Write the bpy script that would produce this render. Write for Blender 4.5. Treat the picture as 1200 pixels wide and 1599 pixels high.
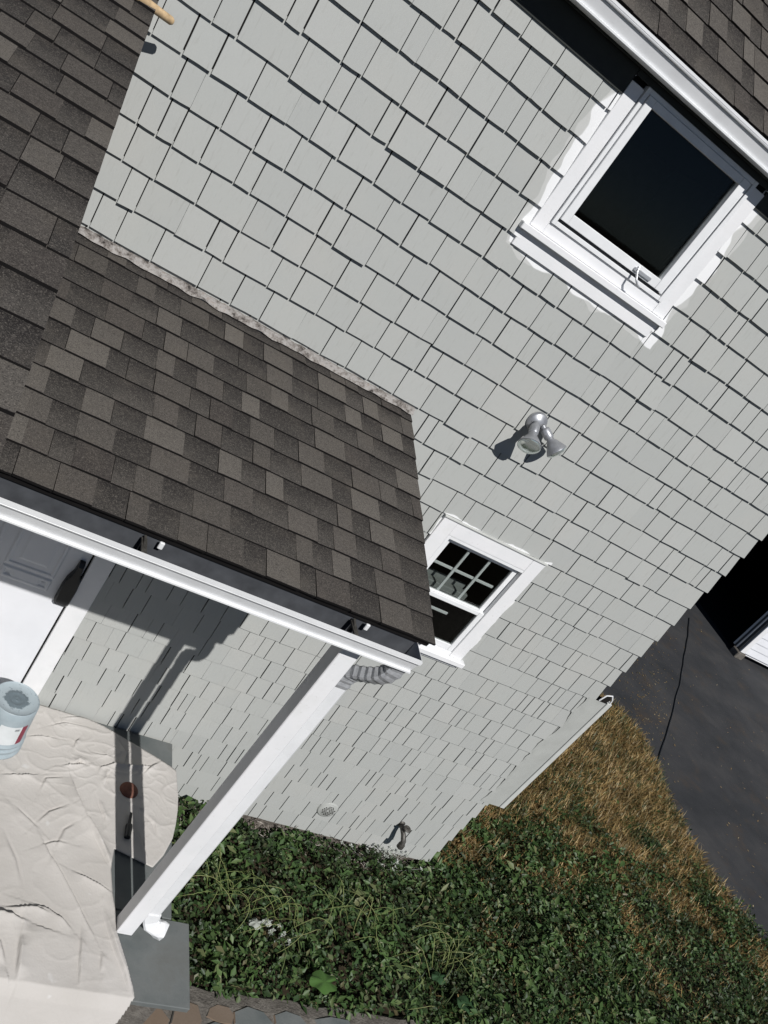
import bpy, math, random
import numpy as np
from mathutils import Vector, Matrix, noise

for o in list(bpy.data.objects):
    bpy.data.objects.remove(o, do_unlink=True)
scene = bpy.context.scene
COL = scene.collection
random.seed(7)
rng = np.random.default_rng(7)

# ------------------------------------------------------------------ camera
D, H = 4.2, 4.85                      # camera distance from the wall plane and height above the ground
FPX, PPX, PPY = 1372.72, 557.634, 898.328
ROT = np.array([[0.82365184, -0.15920407, 0.54429009], [0.35045264, -0.61168462, -0.70924246], [0.44584817, 0.77491676, -0.44802168]])
CAM = np.array([0.0, -D, H])
cam_data = bpy.data.cameras.new('camera')
cam = bpy.data.objects.new('camera', cam_data); COL.objects.link(cam)
cam_data.sensor_fit = 'HORIZONTAL'; cam_data.sensor_width = 36.0
cam_data.lens = FPX / 1200 * 36.0
cam_data.shift_x = (600 - PPX) / 1200; cam_data.shift_y = (PPY - 799.5) / 1200
cam_data.clip_start = 0.05; cam_data.clip_end = 2000
right, up, back = ROT[0], -ROT[1], -ROT[2]
cam.matrix_world = Matrix(((right[0], up[0], back[0], CAM[0]), (right[1], up[1], back[1], CAM[1]),
                           (right[2], up[2], back[2], CAM[2]), (0, 0, 0, 1)))
scene.camera = cam

# ------------------------------------------------------------------ light
SUN = Vector((-0.065, 1.0, -0.964)).normalized()       # direction the light travels
world = bpy.data.worlds.new('World'); scene.world = world; world.use_nodes = True
wn = world.node_tree
sky = wn.nodes.new('ShaderNodeTexSky'); sky.sky_type = 'NISHITA'; sky.sun_disc = False
sky.sun_elevation = math.asin(-SUN.z)
sky.sun_rotation = math.atan2(-SUN.x, -SUN.y)
sky.air_density = 0.42; sky.dust_density = 0.0; sky.ozone_density = 0.6
bg = wn.nodes['Background']; bg.inputs['Strength'].default_value = 0.05
wn.links.new(sky.outputs[0], bg.inputs[0])
sd = bpy.data.lights.new('sun', 'SUN'); sd.energy = 5.0; sd.angle = math.radians(0.5); sd.color = (1.0, 0.98, 0.955)
sun = bpy.data.objects.new('sun', sd); COL.objects.link(sun)
sun.rotation_euler = SUN.to_track_quat('-Z', 'Y').to_euler()
sun.location = (3, -8, 12)
vs = scene.view_settings
vs.view_transform = 'Standard'; vs.look = 'None'; vs.exposure = -0.25; vs.gamma = 1.0; vs.use_curve_mapping = False

# ------------------------------------------------------------------ pixel helpers (a pixel gives a direction; the plane gives the distance)
def ray(u, v): return ROT.T @ np.array([(u - PPX) / FPX, (v - PPY) / FPX, 1.0])
def PZ(u, v, z):
    r = ray(u, v); return Vector(CAM + r * ((z - H) / r[2]))
def PY(u, v, y):
    r = ray(u, v); return Vector(CAM + r * ((y + D) / r[1]))
def project(p):
    c = ROT @ (np.array(p) - CAM)
    return np.array([PPX + FPX * c[0] / c[2], PPY + FPX * c[1] / c[2], c[2]])

# ------------------------------------------------------------------ object helpers
WORLD_POS = {}
def link(o, parent=None, origin=(0, 0, 0)):
    COL.objects.link(o)
    origin = Vector(origin); WORLD_POS[o.name] = origin
    if parent is not None:
        o.parent = parent; o.location = origin - WORLD_POS[parent.name]
    else:
        o.location = origin
    return o
def thing(name, label, cat, origin, group=None):
    o = bpy.data.objects.new(name, None); o.empty_display_size = 0.1
    link(o, None, origin); tag(o, label, cat, group); return o
def tag(o, label=None, cat=None, group=None, kind=None):
    if label: o['label'] = label
    if cat: o['category'] = cat
    if group: o['group'] = group
    if kind: o['kind'] = kind
    return o
class MB:
    """collects faces in world coordinates; build() makes ONE mesh object with its origin at the middle"""
    def __init__(s): s.v = []; s.f = []; s.m = []; s.sm = []
    def add(s, verts, faces, mi=0, smooth=False):
        n = len(s.v); s.v += [tuple(p) for p in verts]
        for f in faces:
            s.f.append([n + i for i in f]); s.m.append(mi); s.sm.append(smooth)
        return s
    def hexa(s, p, mi=0):          # p: 8 corners, bottom ring then top ring
        return s.add(p, [(3, 2, 1, 0), (4, 5, 6, 7), (0, 1, 5, 4), (1, 2, 6, 5), (2, 3, 7, 6), (3, 0, 4, 7)], mi)
    def box(s, x0, x1, y0, y1, z0, z1, mi=0):
        return s.hexa([(x0, y0, z0), (x1, y0, z0), (x1, y1, z0), (x0, y1, z0), (x0, y0, z1), (x1, y0, z1), (x1, y1, z1), (x0, y1, z1)], mi)
    def bbox(s, x0, x1, y0, y1, z0, z1, b=0.003, mi=0):   # box with chamfered edges
        X = (x0, x1); Y = (y0, y1); Z = (z0, z1); vs_ = []; idx = {}
        for i in (0, 1):
            for j in (0, 1):
                for k in (0, 1):
                    for a in range(3):
                        p = [X[i], Y[j], Z[k]]
                        for c in range(3):
                            if c != a: p[c] += b * (1, -1)[(i, j, k)[c]]
                        idx[(i, j, k, a)] = len(vs_); vs_.append(tuple(p))
        F = []
        # faces
        for a in range(3):
            o1, o2 = [c for c in range(3) if c != a]
            for sgn in (0, 1):
                q = []
                for (m1, m2) in ((0, 0), (1, 0), (1, 1), (0, 1)):
                    ijk = [0, 0, 0]; ijk[a] = sgn; ijk[o1] = m1; ijk[o2] = m2
                    q.append(idx[(*ijk, a)])
                F.append(q)
            for m1 in (0, 1):
                for m2 in (0, 1):
                    ijk0 = [0, 0, 0]; ijk0[o1] = m1; ijk0[o2] = m2
                    ijk1 = list(ijk0); ijk1[a] = 1
                    F.append([idx[(*ijk0, o1)], idx[(*ijk1, o1)], idx[(*ijk1, o2)], idx[(*ijk0, o2)]])
        for i in (0, 1):
            for j in (0, 1):
                for k in (0, 1): F.append([idx[(i, j, k, a)] for a in range(3)])
        return s.add(vs_, F, mi)
    def tube(s, pts, rad, n=8, mi=0, caps=True, smooth=True):
        pts = [Vector(p) for p in pts]
        if not isinstance(rad, (list, tuple)): rad = [rad] * len(pts)
        rings = []; prev = None
        for i, p in enumerate(pts):
            t = (pts[min(i + 1, len(pts) - 1)] - pts[max(i - 1, 0)]).normalized()
            if prev is None:
                a = t.orthogonal().normalized()
            else:
                a = (prev - t * prev.dot(t)).normalized()
            prev = a; b = t.cross(a)
            rings.append([p + (a * math.cos(2 * math.pi * k / n) + b * math.sin(2 * math.pi * k / n)) * rad[i] for k in range(n)])
        V = [q for r in rings for q in r]; F = []
        for i in range(len(pts) - 1):
            for k in range(n):
                F.append((i * n + k, i * n + (k + 1) % n, (i + 1) * n + (k + 1) % n, (i + 1) * n + k))
        s.add(V, F, mi, smooth)
        if caps:
            s.add(rings[0], [tuple(range(n))[::-1]], mi); s.add(rings[-1], [tuple(range(n))], mi)
        return s
    def lathe(s, prof, origin, axis=(0, 0, 1), n=32, mi=0, smooth=True):
        ax = Vector(axis).normalized(); a = ax.orthogonal().normalized(); b = ax.cross(a); o = Vector(origin)
        V = []; F = []
        for (r, h) in prof:
            for k in range(n):
                t = 2 * math.pi * k / n
                V.append(o + ax * h + (a * math.cos(t) + b * math.sin(t)) * max(r, 1e-5))
        for i in range(len(prof) - 1):
            for k in range(n):
                F.append((i * n + k, i * n + (k + 1) % n, (i + 1) * n + (k + 1) % n, (i + 1) * n + k))
        return s.add(V, F, mi, smooth)
    def extrude_x(s, prof, x0, x1, mi=0, closed=True):    # prof: (y, z) ring
        n = len(prof)
        V = [(x0, y, z) for y, z in prof] + [(x1, y, z) for y, z in prof]
        F = [(i, (i + 1) % n, n + (i + 1) % n, n + i) for i in range(n if closed else n - 1)]
        s.add(V, F, mi)
        if closed: s.add(V, [tuple(range(n))[::-1], tuple(range(n, 2 * n))], mi)
        return s
    def build(s, name, mats, parent=None, origin=None, fix=True):
        if not isinstance(mats, (list, tuple)): mats = [mats]
        V = np.array(s.v, dtype=float)
        if origin is None:
            lo, hi = V.min(0), V.max(0); origin = ((lo[0] + hi[0]) / 2, (lo[1] + hi[1]) / 2, (lo[2] + hi[2]) / 2 if parent else lo[2])
        me = bpy.data.meshes.new(name)
        me.from_pydata((V - np.array(origin)).tolist(), [], s.f)
        for mm in mats: me.materials.append(mm)
        me.polygons.foreach_set('material_index', s.m)
        me.polygons.foreach_set('use_smooth', s.sm)
        me.update()
        if fix:
            import bmesh
            bm = bmesh.new(); bm.from_mesh(me); bmesh.ops.recalc_face_normals(bm, faces=bm.faces); bm.to_mesh(me); bm.free()
        o = bpy.data.objects.new(name, me)
        return link(o, parent, origin)

# ------------------------------------------------------------------ materials
class NT:
    def __init__(s, name):
        s.mat = bpy.data.materials.new(name); s.mat.use_nodes = True
        s.t = s.mat.node_tree; s.b = s.t.nodes['Principled BSDF']
    def n(s, typ, **kw):
        nd = s.t.nodes.new(typ)
        for k, v in kw.items():
            if hasattr(nd, k): setattr(nd, k, v)
            else: nd.inputs[k.replace('_', ' ')].default_value = v
        return nd
    def l(s, a, b): s.t.links.new(a, b)
    def pos(s, scale=(1, 1, 1)):
        g = s.n('ShaderNodeNewGeometry'); mp = s.n('ShaderNodeMapping'); mp.inputs['Scale'].default_value = scale
        s.l(g.outputs['Position'], mp.inputs['Vector']); return mp.outputs[0]
    def noise(s, scale, detail=4, rough=0.55, vec=None):
        nd = s.n('ShaderNodeTexNoise'); nd.inputs['Scale'].default_value = scale; nd.inputs['Detail'].default_value = detail
        nd.inputs['Roughness'].default_value = rough
        s.l(vec if vec is not None else s.pos(), nd.inputs['Vector']); return nd.outputs['Fac']
    def ramp(s, fac, stops):
        r = s.n('ShaderNodeValToRGB'); e = r.color_ramp.elements
        while len(e) < len(stops): e.new(0.5)
        for el, (p, c) in zip(e, stops): el.position = p; el.color = (*c, 1) if len(c) == 3 else c
        s.l(fac, r.inputs[0]); return r.outputs[0]
    def mix(s, a, b, fac, mode='MIX'):
        m = s.n('ShaderNodeMix', data_type='RGBA', blend_type=mode)
        for v, i in ((fac, 0), (a, 6), (b, 7)):
            if isinstance(v, (int, float)): m.inputs[i].default_value = v
            elif isinstance(v, tuple): m.inputs[i].default_value = (*v, 1)
            else: s.l(v, m.inputs[i])
        return m.outputs[2]
    def math(s, op, a, b=None):
        m = s.n('ShaderNodeMath', operation=op)
        for v, i in ((a, 0), (b, 1)):
            if v is None: continue
            if isinstance(v, (int, float)): m.inputs[i].default_value = v
            else: s.l(v, m.inputs[i])
        return m.outputs[0]
    def rand(s):           # one value per piece, both for single objects and for islands of a joined mesh
        g = s.n('ShaderNodeNewGeometry'); oi = s.n('ShaderNodeObjectInfo')
        return s.math('FRACT', s.math('ADD', g.outputs['Random Per Island'], oi.outputs['Random']))
    def bump(s, h, strength=0.3, dist=0.01):
        b = s.n('ShaderNodeBump'); b.inputs['Strength'].default_value = strength; b.inputs['Distance'].default_value = dist
        s.l(h, b.inputs['Height']); s.l(b.outputs[0], s.b.inputs['Normal'])
    def col(s, c):
        if isinstance(c, tuple): s.b.inputs['Base Color'].default_value = (*c, 1)
        else: s.l(c, s.b.inputs['Base Color'])
        return s
    def set(s, rough=0.6, spec=0.4, metal=0.0):
        s.b.inputs['Roughness'].default_value = rough; s.b.inputs['Specular IOR Level'].default_value = spec
        s.b.inputs['Metallic'].default_value = metal; return s
M = {}
def simple(name, c, rough=0.5, spec=0.4, metal=0.0, var=0.12, scale=14, bump=0.0, bscale=200):
    t = NT(name); f = t.noise(scale, 5)
    lo = tuple(x * (1 - var) for x in c); hi = tuple(min(1, x * (1 + var)) for x in c)
    t.col(t.ramp(f, [(0.3, lo), (0.7, hi)])).set(rough, spec, metal)
    if bump: t.bump(t.noise(bscale, 3), bump, 0.004)
    M[name] = t.mat; return t.mat
WALLC = (0.405, 0.415, 0.395)
def make_shingle_paint():
    t = NT('painted_shingle'); r = t.rand()
    base = t.ramp(r, [(0.0, (0.392, 0.402, 0.388)), (0.5, (0.405, 0.415, 0.398)), (1.0, (0.420, 0.428, 0.412))])
    # weather streaks running down the grain
    st = t.noise(1.0, 5, 0.6, t.pos((90, 90, 5)))
    c = t.mix(base, (0.30, 0.30, 0.28), t.ramp(st, [(0.57, (0, 0, 0)), (0.80, (0.6, 0.6, 0.6))]))
    bl = t.noise(2.2, 4)
    c = t.mix(c, (0.45, 0.44, 0.41), t.ramp(bl, [(0.5, (0, 0, 0)), (0.75, (0.35, 0.35, 0.35))]))
    g_ = t.n('ShaderNodeNewGeometry'); xyz = t.n('ShaderNodeSeparateXYZ'); t.l(g_.outputs['Position'], xyz.inputs[0])
    def brushed(c, x0, x1, z0, z1, reach, colr, ns, amp):      # paint lapped past a window casing with a ragged brush edge
        dx = t.math('SUBTRACT', t.math('ABSOLUTE', t.math('SUBTRACT', xyz.outputs['X'], (x0 + x1) / 2)), (x1 - x0) / 2)
        dz = t.math('SUBTRACT', t.math('ABSOLUTE', t.math('SUBTRACT', xyz.outputs['Z'], (z0 + z1) / 2)), (z1 - z0) / 2)
        d = t.math('ADD', t.math('MAXIMUM', dx, dz), t.math('MULTIPLY', t.math('SUBTRACT', t.noise(ns, 2, 0.35), 0.5), amp))
        return t.mix(c, colr, t.ramp(d, [(reach, (1, 1, 1)), (reach + 0.004, (0, 0, 0))]))
    c = brushed(c, 1.985, 2.925, 4.53, 5.6, .070, (0.50, 0.505, 0.49), 4.6, .18)
    c = brushed(c, 1.985, 2.925, 4.53, 5.6, .052, (0.78, 0.785, 0.79), 5.0, .20)
    c = brushed(c, 2.645, 3.455, 2.20, 3.04, .012, (0.76, 0.765, 0.765), 8.0, .10)
    sc = t.noise(34, 5, 0.8); c = t.mix(c, (0.22, 0.21, 0.19), t.ramp(sc, [(0.70, (0, 0, 0)), (0.76, (0.5, 0.5, 0.5))]))
    t.col(c).set(0.62, 0.3)
    g = t.noise(1.0, 4, 0.6, t.pos((260, 260, 9)))
    t.bump(g, 0.22, 0.006); M['shingle'] = t.mat
make_shingle_paint()
def make_asphalt_shingle(name, stops, shade):
    t = NT(name); r = t.rand()
    base = t.ramp(r, stops)
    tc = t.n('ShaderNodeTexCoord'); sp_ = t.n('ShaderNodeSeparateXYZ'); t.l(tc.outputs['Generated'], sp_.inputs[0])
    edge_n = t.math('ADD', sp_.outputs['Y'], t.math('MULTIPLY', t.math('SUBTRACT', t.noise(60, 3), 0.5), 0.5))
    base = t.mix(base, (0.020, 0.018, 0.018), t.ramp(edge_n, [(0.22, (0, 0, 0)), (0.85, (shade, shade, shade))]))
    gr = t.noise(260, 3, 0.8)
    c = t.mix(base, (0.30, 0.27, 0.235), t.ramp(gr, [(0.54, (0, 0, 0)), (0.72, (0.8, 0.8, 0.8))]))
    gd = t.noise(300, 2, 0.6)
    c = t.mix(c, (0.018, 0.017, 0.016), t.ramp(gd, [(0.34, (0.8, 0.8, 0.8)), (0.48, (0, 0, 0))]))
    md = t.noise(95, 4, 0.8)
    c = t.mix(c, (0.19, 0.172, 0.152), t.ramp(md, [(0.52, (0, 0, 0)), (0.72, (0.45, 0.45, 0.45))]))
    c = t.mix(c, (0.022, 0.020, 0.019), t.ramp(md, [(0.30, (0.5, 0.5, 0.5)), (0.46, (0, 0, 0))]))
    pt = t.noise(7, 4)
    c = t.mix(c, (0.12, 0.105, 0.088), t.ramp(pt, [(0.5, (0, 0, 0)), (0.8, (0.35, 0.35, 0.35))]))
    t.col(c).set(0.95, 0.15); t.bump(t.noise(420, 2), 0.6, 0.004); M[name] = t.mat
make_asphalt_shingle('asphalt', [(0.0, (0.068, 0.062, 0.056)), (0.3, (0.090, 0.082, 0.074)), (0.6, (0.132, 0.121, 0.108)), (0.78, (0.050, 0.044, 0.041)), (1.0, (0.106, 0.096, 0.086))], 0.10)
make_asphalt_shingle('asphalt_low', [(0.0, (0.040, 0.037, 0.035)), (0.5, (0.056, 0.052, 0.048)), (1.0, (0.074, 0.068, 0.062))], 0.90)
simple('asphalt_edge', (0.012, 0.011, 0.011), 0.95, 0.1)
def make_trim():
    t = NT('white_trim'); f = t.noise(5, 6)
    c = t.ramp(f, [(0.25, (0.74, 0.75, 0.76)), (0.6, (0.80, 0.80, 0.81)), (0.85, (0.70, 0.70, 0.69))])
    dn = t.noise(48, 6, 0.75); c = t.mix(c, (0.42, 0.40, 0.37), t.ramp(dn, [(0.62, (0, 0, 0)), (0.74, (0.6, 0.6, 0.6))]))
    t.col(c).set(0.42, 0.4); t.bump(t.noise(1.0, 4, 0.6, t.pos((40, 160, 160))), 0.12, 0.003); M['trim'] = t.mat
make_trim()
simple('vinyl', (0.78, 0.79, 0.80), 0.35, 0.4, var=0.04)
simple('door_paint', (0.76, 0.77, 0.80), 0.4, 0.4, var=0.04, scale=4)
def make_gutter_paint():
    t = NT('gutter_white'); f = t.noise(7, 6); c = t.ramp(f, [(0.3, (0.70, 0.71, 0.72)), (0.7, (0.79, 0.80, 0.81))])
    dn = t.noise(1.0, 6, 0.75, t.pos((12, 90, 90))); c = t.mix(c, (0.38, 0.37, 0.35), t.ramp(dn, [(0.60, (0, 0, 0)), (0.78, (0.55, 0.55, 0.55))]))
    t.col(c).set(0.35, 0.5); t.bump(t.noise(20, 4), 0.05, 0.004); M['gutter_white'] = t.mat
make_gutter_paint()
simple('gutter_inside', (0.062, 0.066, 0.074), 0.6, 0.3, var=0.25, scale=12)
simple('dark_gap', (0.016, 0.015, 0.014), 0.9, 0.1)
simple('dark_track', (0.06, 0.062, 0.066), 0.5, 0.4)
simple('grey_paint', WALLC, 0.6, 0.3, var=0.06, scale=10, bump=0.1, bscale=60)
simple('grey_paint_light', (0.52, 0.53, 0.51), 0.55, 0.3, var=0.06)
simple('interior', (0.035, 0.036, 0.036), 0.8, 0.2)
simple('inner_grey', (.26, .27, .265), .6, .3, var=.1)
simple('elbow_metal', (.40, .41, .425), .45, .5, metal=.3, var=.2, scale=40)
simple('label_pale', (.22, .225, .225), .6, .3, var=.3, scale=30)
simple('black_plastic', (0.012, 0.013, 0.014), 0.45, 0.4)
simple('cast_metal', (0.36, 0.37, 0.39), 0.42, 0.5, metal=0.5, var=0.15, scale=30)
simple('brass_dull', (0.10, 0.095, 0.085), 0.5, 0.5, metal=0.5, var=0.4, scale=60)
simple('wood_stick', (0.50, 0.36, 0.21), 0.6, 0.3, var=0.25, scale=40)
simple('stone_found', (0.13, 0.115, 0.10), 0.9, 0.2, var=0.6, scale=18, bump=0.8, bscale=40)
simple('soil', (0.035, 0.028, 0.018), 1.0, 0.1, var=0.5, scale=20, bump=0.6, bscale=60)
simple('frieze_eave_shade', (0.030, 0.033, 0.030), 0.6, 0.3)  # dark frieze tone; also eave shade put into soffit, fascia and head colour
simple('soffit', (0.50, 0.51, 0.49), 0.6, 0.3, var=0.05)
simple('aluminium', (0.62, 0.63, 0.65), 0.35, 0.5, metal=0.6, var=0.1)
def make_glass(name, tint=(0.92, 0.95, 0.94), refl=0.12):
    t = NT(name); t.t.nodes.remove(t.b)
    tr = t.n('ShaderNodeBsdfTransparent'); tr.inputs[0].default_value = (*tint, 1)
    gl = t.n('ShaderNodeBsdfGlossy'); gl.inputs['Roughness'].default_value = 0.02
    fr = t.n('ShaderNodeFresnel'); fr.inputs['IOR'].default_value = 1.28
    mx = t.n('ShaderNodeMixShader'); t.l(fr.outputs[0], mx.inputs[0]); t.l(tr.outputs[0], mx.inputs[1]); t.l(gl.outputs[0], mx.inputs[2])
    t.l(mx.outputs[0], t.t.nodes['Material Output'].inputs['Surface']); M[name] = t.mat
make_glass('glass', (0.80, 0.82, 0.81))
def make_flash():
    t = NT('weathered_flashing'); f = t.noise(26, 6, 0.7)
    c = t.ramp(f, [(0.34, (0.03, 0.027, 0.025)), (0.44, (0.20, 0.18, 0.165)), (0.56, (0.36, 0.345, 0.33)), (0.72, (0.25, 0.205, 0.175))])
    t.col(c).set(0.8, 0.2); t.bump(t.noise(60, 5), 0.6, 0.01); M['flash'] = t.mat
make_flash()
def make_bluestone(name='stone', brown=0.0):
    t = NT('blue' + name); f = t.noise(3.5, 6, 0.6)
    c = t.ramp(f, [(0.3, (0.095, 0.108, 0.108)), (0.55, (0.14, 0.15, 0.148)), (0.8, (0.115, 0.115, 0.105))])
    t.col(c).set(0.7, 0.3); t.bump(t.noise(60, 5), 0.3, 0.004); M[name] = t.mat
    if brown:
        r = t.rand(); t.col(t.mix(c, (0.17, 0.115, 0.075), t.ramp(r, [(0.45, (0, 0, 0)), (0.8, (0.8, 0.8, 0.8))])))
make_bluestone(); make_bluestone('walk_stone', 1.0)
def make_mortar():
    t = NT('mortar'); f = t.noise(14, 6, 0.7)
    t.col(t.ramp(f, [(0.3, (0.075, 0.068, 0.06)), (0.7, (0.20, 0.185, 0.165))])).set(0.95, 0.1); t.bump(t.noise(70, 6), 0.8, 0.012); M['mortar'] = t.mat
make_mortar()
def make_road():
    t = NT('driveway_asphalt'); f = t.noise(1.1, 6, 0.65)
    c = t.ramp(f, [(0.3, (0.024, 0.026, 0.029)), (0.5, (0.038, 0.039, 0.042)), (0.7, (0.058, 0.057, 0.057))])
    sp = t.noise(160, 2, 0.6); c = t.mix(c, (0.10, 0.10, 0.10), t.ramp(sp, [(0.6, (0, 0, 0)), (0.75, (0.5, 0.5, 0.5))]))
    # brown dirt washed from the lawn
    d = t.noise(1.7, 5, 0.7); c = t.mix(c, (0.075, 0.052, 0.032), t.ramp(d, [(0.54, (0, 0, 0)), (0.72, (0.5, 0.5, 0.5))]))
    t.col(c).set(0.85, 0.3); t.bump(t.noise(190, 3), 0.5, 0.006); M['road'] = t.mat
make_road()
def make_cloth():
    t = NT('canvas'); f = t.noise(2.5, 5)
    c = t.ramp(f, [(0.3, (0.475, 0.452, 0.425)), (0.7, (0.535, 0.512, 0.487))])
    sp = t.noise(6, 3, 0.5); c = t.mix(c, (0.70, 0.70, 0.70), t.ramp(sp, [(0.70, (0, 0, 0)), (0.76, (0.7, 0.7, 0.7))]))
    t.col(c).set(0.9, 0.15); t.bump(t.math('ADD', t.noise(30, 7, 0.7), t.math('MULTIPLY', t.math('ABSOLUTE', t.math('SUBTRACT', t.noise(7, 5, 0.6), 0.5)), 2.2)), 0.30, 0.008); M['cloth'] = t.mat
make_cloth()
def make_leaf(name, stops, trans=0.25, dark=(0.02, 0.03, 0.012), dk=0.0):
    t = NT(name); g = t.n('ShaderNodeNewGeometry'); oi = t.n('ShaderNodeObjectInfo')
    r = t.math('FRACT', t.math('ADD', g.outputs['Random Per Island'], oi.outputs['Random']))
    c = t.ramp(r, stops); 
    big = t.noise(2.6, 4); c = t.mix(c, dark, t.ramp(big, [(0.38, (dk, dk, dk)), (0.56, (0, 0, 0))])); t.col(c).set(0.5, 0.4)
    tl = t.n('ShaderNodeBsdfTranslucent'); t.l(c, tl.inputs[0]); mx = t.n('ShaderNodeMixShader'); mx.inputs[0].default_value = trans
    t.l(t.b.outputs[0], mx.inputs[1]); t.l(tl.outputs[0], mx.inputs[2]); t.l(mx.outputs[0], t.t.nodes['Material Output'].inputs['Surface'])
    M[name] = t.mat
make_leaf('cover_leaf', [(0.0, (0.026, 0.052, 0.018)), (0.35, (0.045, 0.090, 0.028)), (0.65, (0.066, 0.122, 0.036)), (0.88, (0.105, 0.160, 0.052)), (0.95, (0.17, 0.19, 0.10)), (1.0, (0.11, 0.08, 0.035))], dk=0.7)
make_leaf('weed_leaf', [(0.0, (0.05, 0.10, 0.03)), (0.5, (0.085, 0.15, 0.045)), (0.85, (0.13, 0.19, 0.07)), (1.0, (0.20, 0.20, 0.10))])
make_leaf('dry_grass', [(0.0, (0.12, 0.082, 0.035)), (0.3, (0.29, 0.185, 0.07)), (0.6, (0.44, 0.30, 0.12)), (0.82, (0.56, 0.41, 0.19)), (0.9, (0.60, 0.50, 0.31)), (1.0, (0.09, 0.13, 0.04))], dark=(0.12, 0.085, 0.03), dk=0.6)
make_leaf('green_grass', [(0.0, (0.025, 0.05, 0.02)), (0.5, (0.05, 0.085, 0.03)), (0.85, (0.09, 0.12, 0.04)), (1.0, (0.20, 0.15, 0.06))])
make_leaf('vine_stem', [(0.0, (0.14, 0.18, 0.06)), (0.5, (0.20, 0.24, 0.08)), (1.0, (0.27, 0.28, 0.12))], 0.1)
make_leaf('bright_leaf', [(0.0, (0.06, 0.14, 0.03)), (1.0, (0.10, 0.20, 0.05))])
make_leaf('broad_leaf', [(0.0, (0.035, 0.085, 0.035)), (1.0, (0.05, 0.11, 0.045))])
make_leaf('pale_petal', [(0.0, (0.35, 0.38, 0.33)), (1.0, (0.60, 0.62, 0.58))])
make_leaf('dry_debris', [(0.0, (0.06, 0.045, 0.035)), (0.5, (0.22, 0.19, 0.16)), (1.0, (0.42, 0.39, 0.35))], 0.0)

# =================================================================== SETTING
def sheet(name, poly, z, mat, kind='structure', label=None, thick=0.0):
    mb = MB(); n = len(poly)
    V = [(x, y, z) for x, y in poly]; mb.add(V, [tuple(range(n))])
    if thick:
        mb.add(V + [(x, y, z - thick) for x, y in poly], [(i, (i + 1) % n, n + (i + 1) % n, n + i) for i in range(n)])
    o = mb.build(name, mat); tag(o, label, None, None, kind); return o
g = sheet('ground', [(-300, -300), (300, -300), (300, 300), (-300, 300)], -0.03, M['soil'], label='dark bare soil under the plants around the house')
edge = [(10.6, -3.5), (10.25, -1.2), (9.9, -0.4), (9.62, 0.13), (9.21, 0.94), (9.1, 1.63), (9.31, 2.7), (9.27, 3.38), (8.9, 3.75), (5.2, 4.6)]
def smooth_poly(p, n=3):
    for _ in range(n):
        q = [p[0]]
        for a, b in zip(p[:-1], p[1:]):
            q += [(a[0] * .75 + b[0] * .25, a[1] * .75 + b[1] * .25), (a[0] * .25 + b[0] * .75, a[1] * .25 + b[1] * .75)]
        q.append(p[-1]); p = q
    return p
edge_s = [(x + 0.05 * noise.noise(Vector((x * 3, y * 3, 0))), y) for x, y in smooth_poly(edge)]
drive = sheet('driveway', edge_s + [(5.2, 30), (60, 30), (60, -30), (10.8, -30)], 0.012, M['road'], label='weathered dark asphalt driveway beside the lawn', thick=0.04)
tag(drive, 'weathered dark asphalt driveway beside the lawn')

def make_thatch():
    t = NT('thatch'); f = t.noise(9, 6, .7)
    t.col(t.ramp(f, [(0.3, (0.045, 0.032, 0.014)), (0.55, (0.12, 0.078, 0.032)), (0.75, (0.20, 0.14, 0.06))])).set(1.0, 0.1); t.bump(t.noise(60, 5), .8, .02); M['thatch'] = t.mat
make_thatch()
sheet('lawn', [(4.70, 1.4), (5.9, .62), (6.8, .35), (8.0, .12), (9.3, -.15), (9.95, -.4)] + [p for p in edge_s if p[1] > -.3 and p[0] > 5.5], -.02, M['thatch'], label='thin scorched lawn between the house corner and the driveway')
# =================================================================== HOUSE
house = thing('house', 'two storey house clad in light grey painted wood shingles with white trim', 'house', (2.3, 0, 0))
XL, XR = -0.05, 4.66
EAVE_Z = 5.40
# openings in the front wall: (x0, x1, z0, z1)
OP_UP = (2.06, 2.81, 4.68, 5.35)
OP_LOW = (2.74, 3.39, 2.14, 2.95)
OP_DOOR = (0.03, 0.96, 0.63, 2.72)
ops = [OP_UP, OP_LOW, OP_DOOR]
xs = sorted({XL, XR, *[o[0] for o in ops], *[o[1] for o in ops]}); zs = sorted({0.10, EAVE_Z, *[o[2] for o in ops], *[o[3] for o in ops]})
wb = MB()
for a, b in zip(xs[:-1], xs[1:]):
    for c, d in zip(zs[:-1], zs[1:]):
        mx, mz = (a + b) / 2, (c + d) / 2
        if any(o[0] < mx < o[1] and o[2] < mz < o[3] for o in ops): continue
        wb.box(a, b, 0.0, 0.14, c, d)
wall = wb.build('wall', M['dark_gap'], house)
wb = MB(); wb.box(4.52, XR - 0.001, 0.142, 7.0, 0.10, EAVE_Z - 0.001); sidewall = wb.build('side_wall', M['dark_gap'], house)
wb = MB(); wb.box(XL, 4.515, 6.9, 7.0, 0.1, EAVE_Z - 0.002); wb.build('back_wall', M['grey_paint'], house)
fb = MB()
nseg = 60
for i in range(nseg):
    a = XL + (XR - XL - 0.04) * i / nseg; b = XL + (XR - XL - 0.04) * (i + 1) / nseg
    dy = 0.03 * noise.noise(Vector((a * 4, 1, 0))); fb.box(a, b, 0.0 + dy, 0.3, -0.2, 0.098)
fb.build('foundation', M['stone_found'], house)
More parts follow.
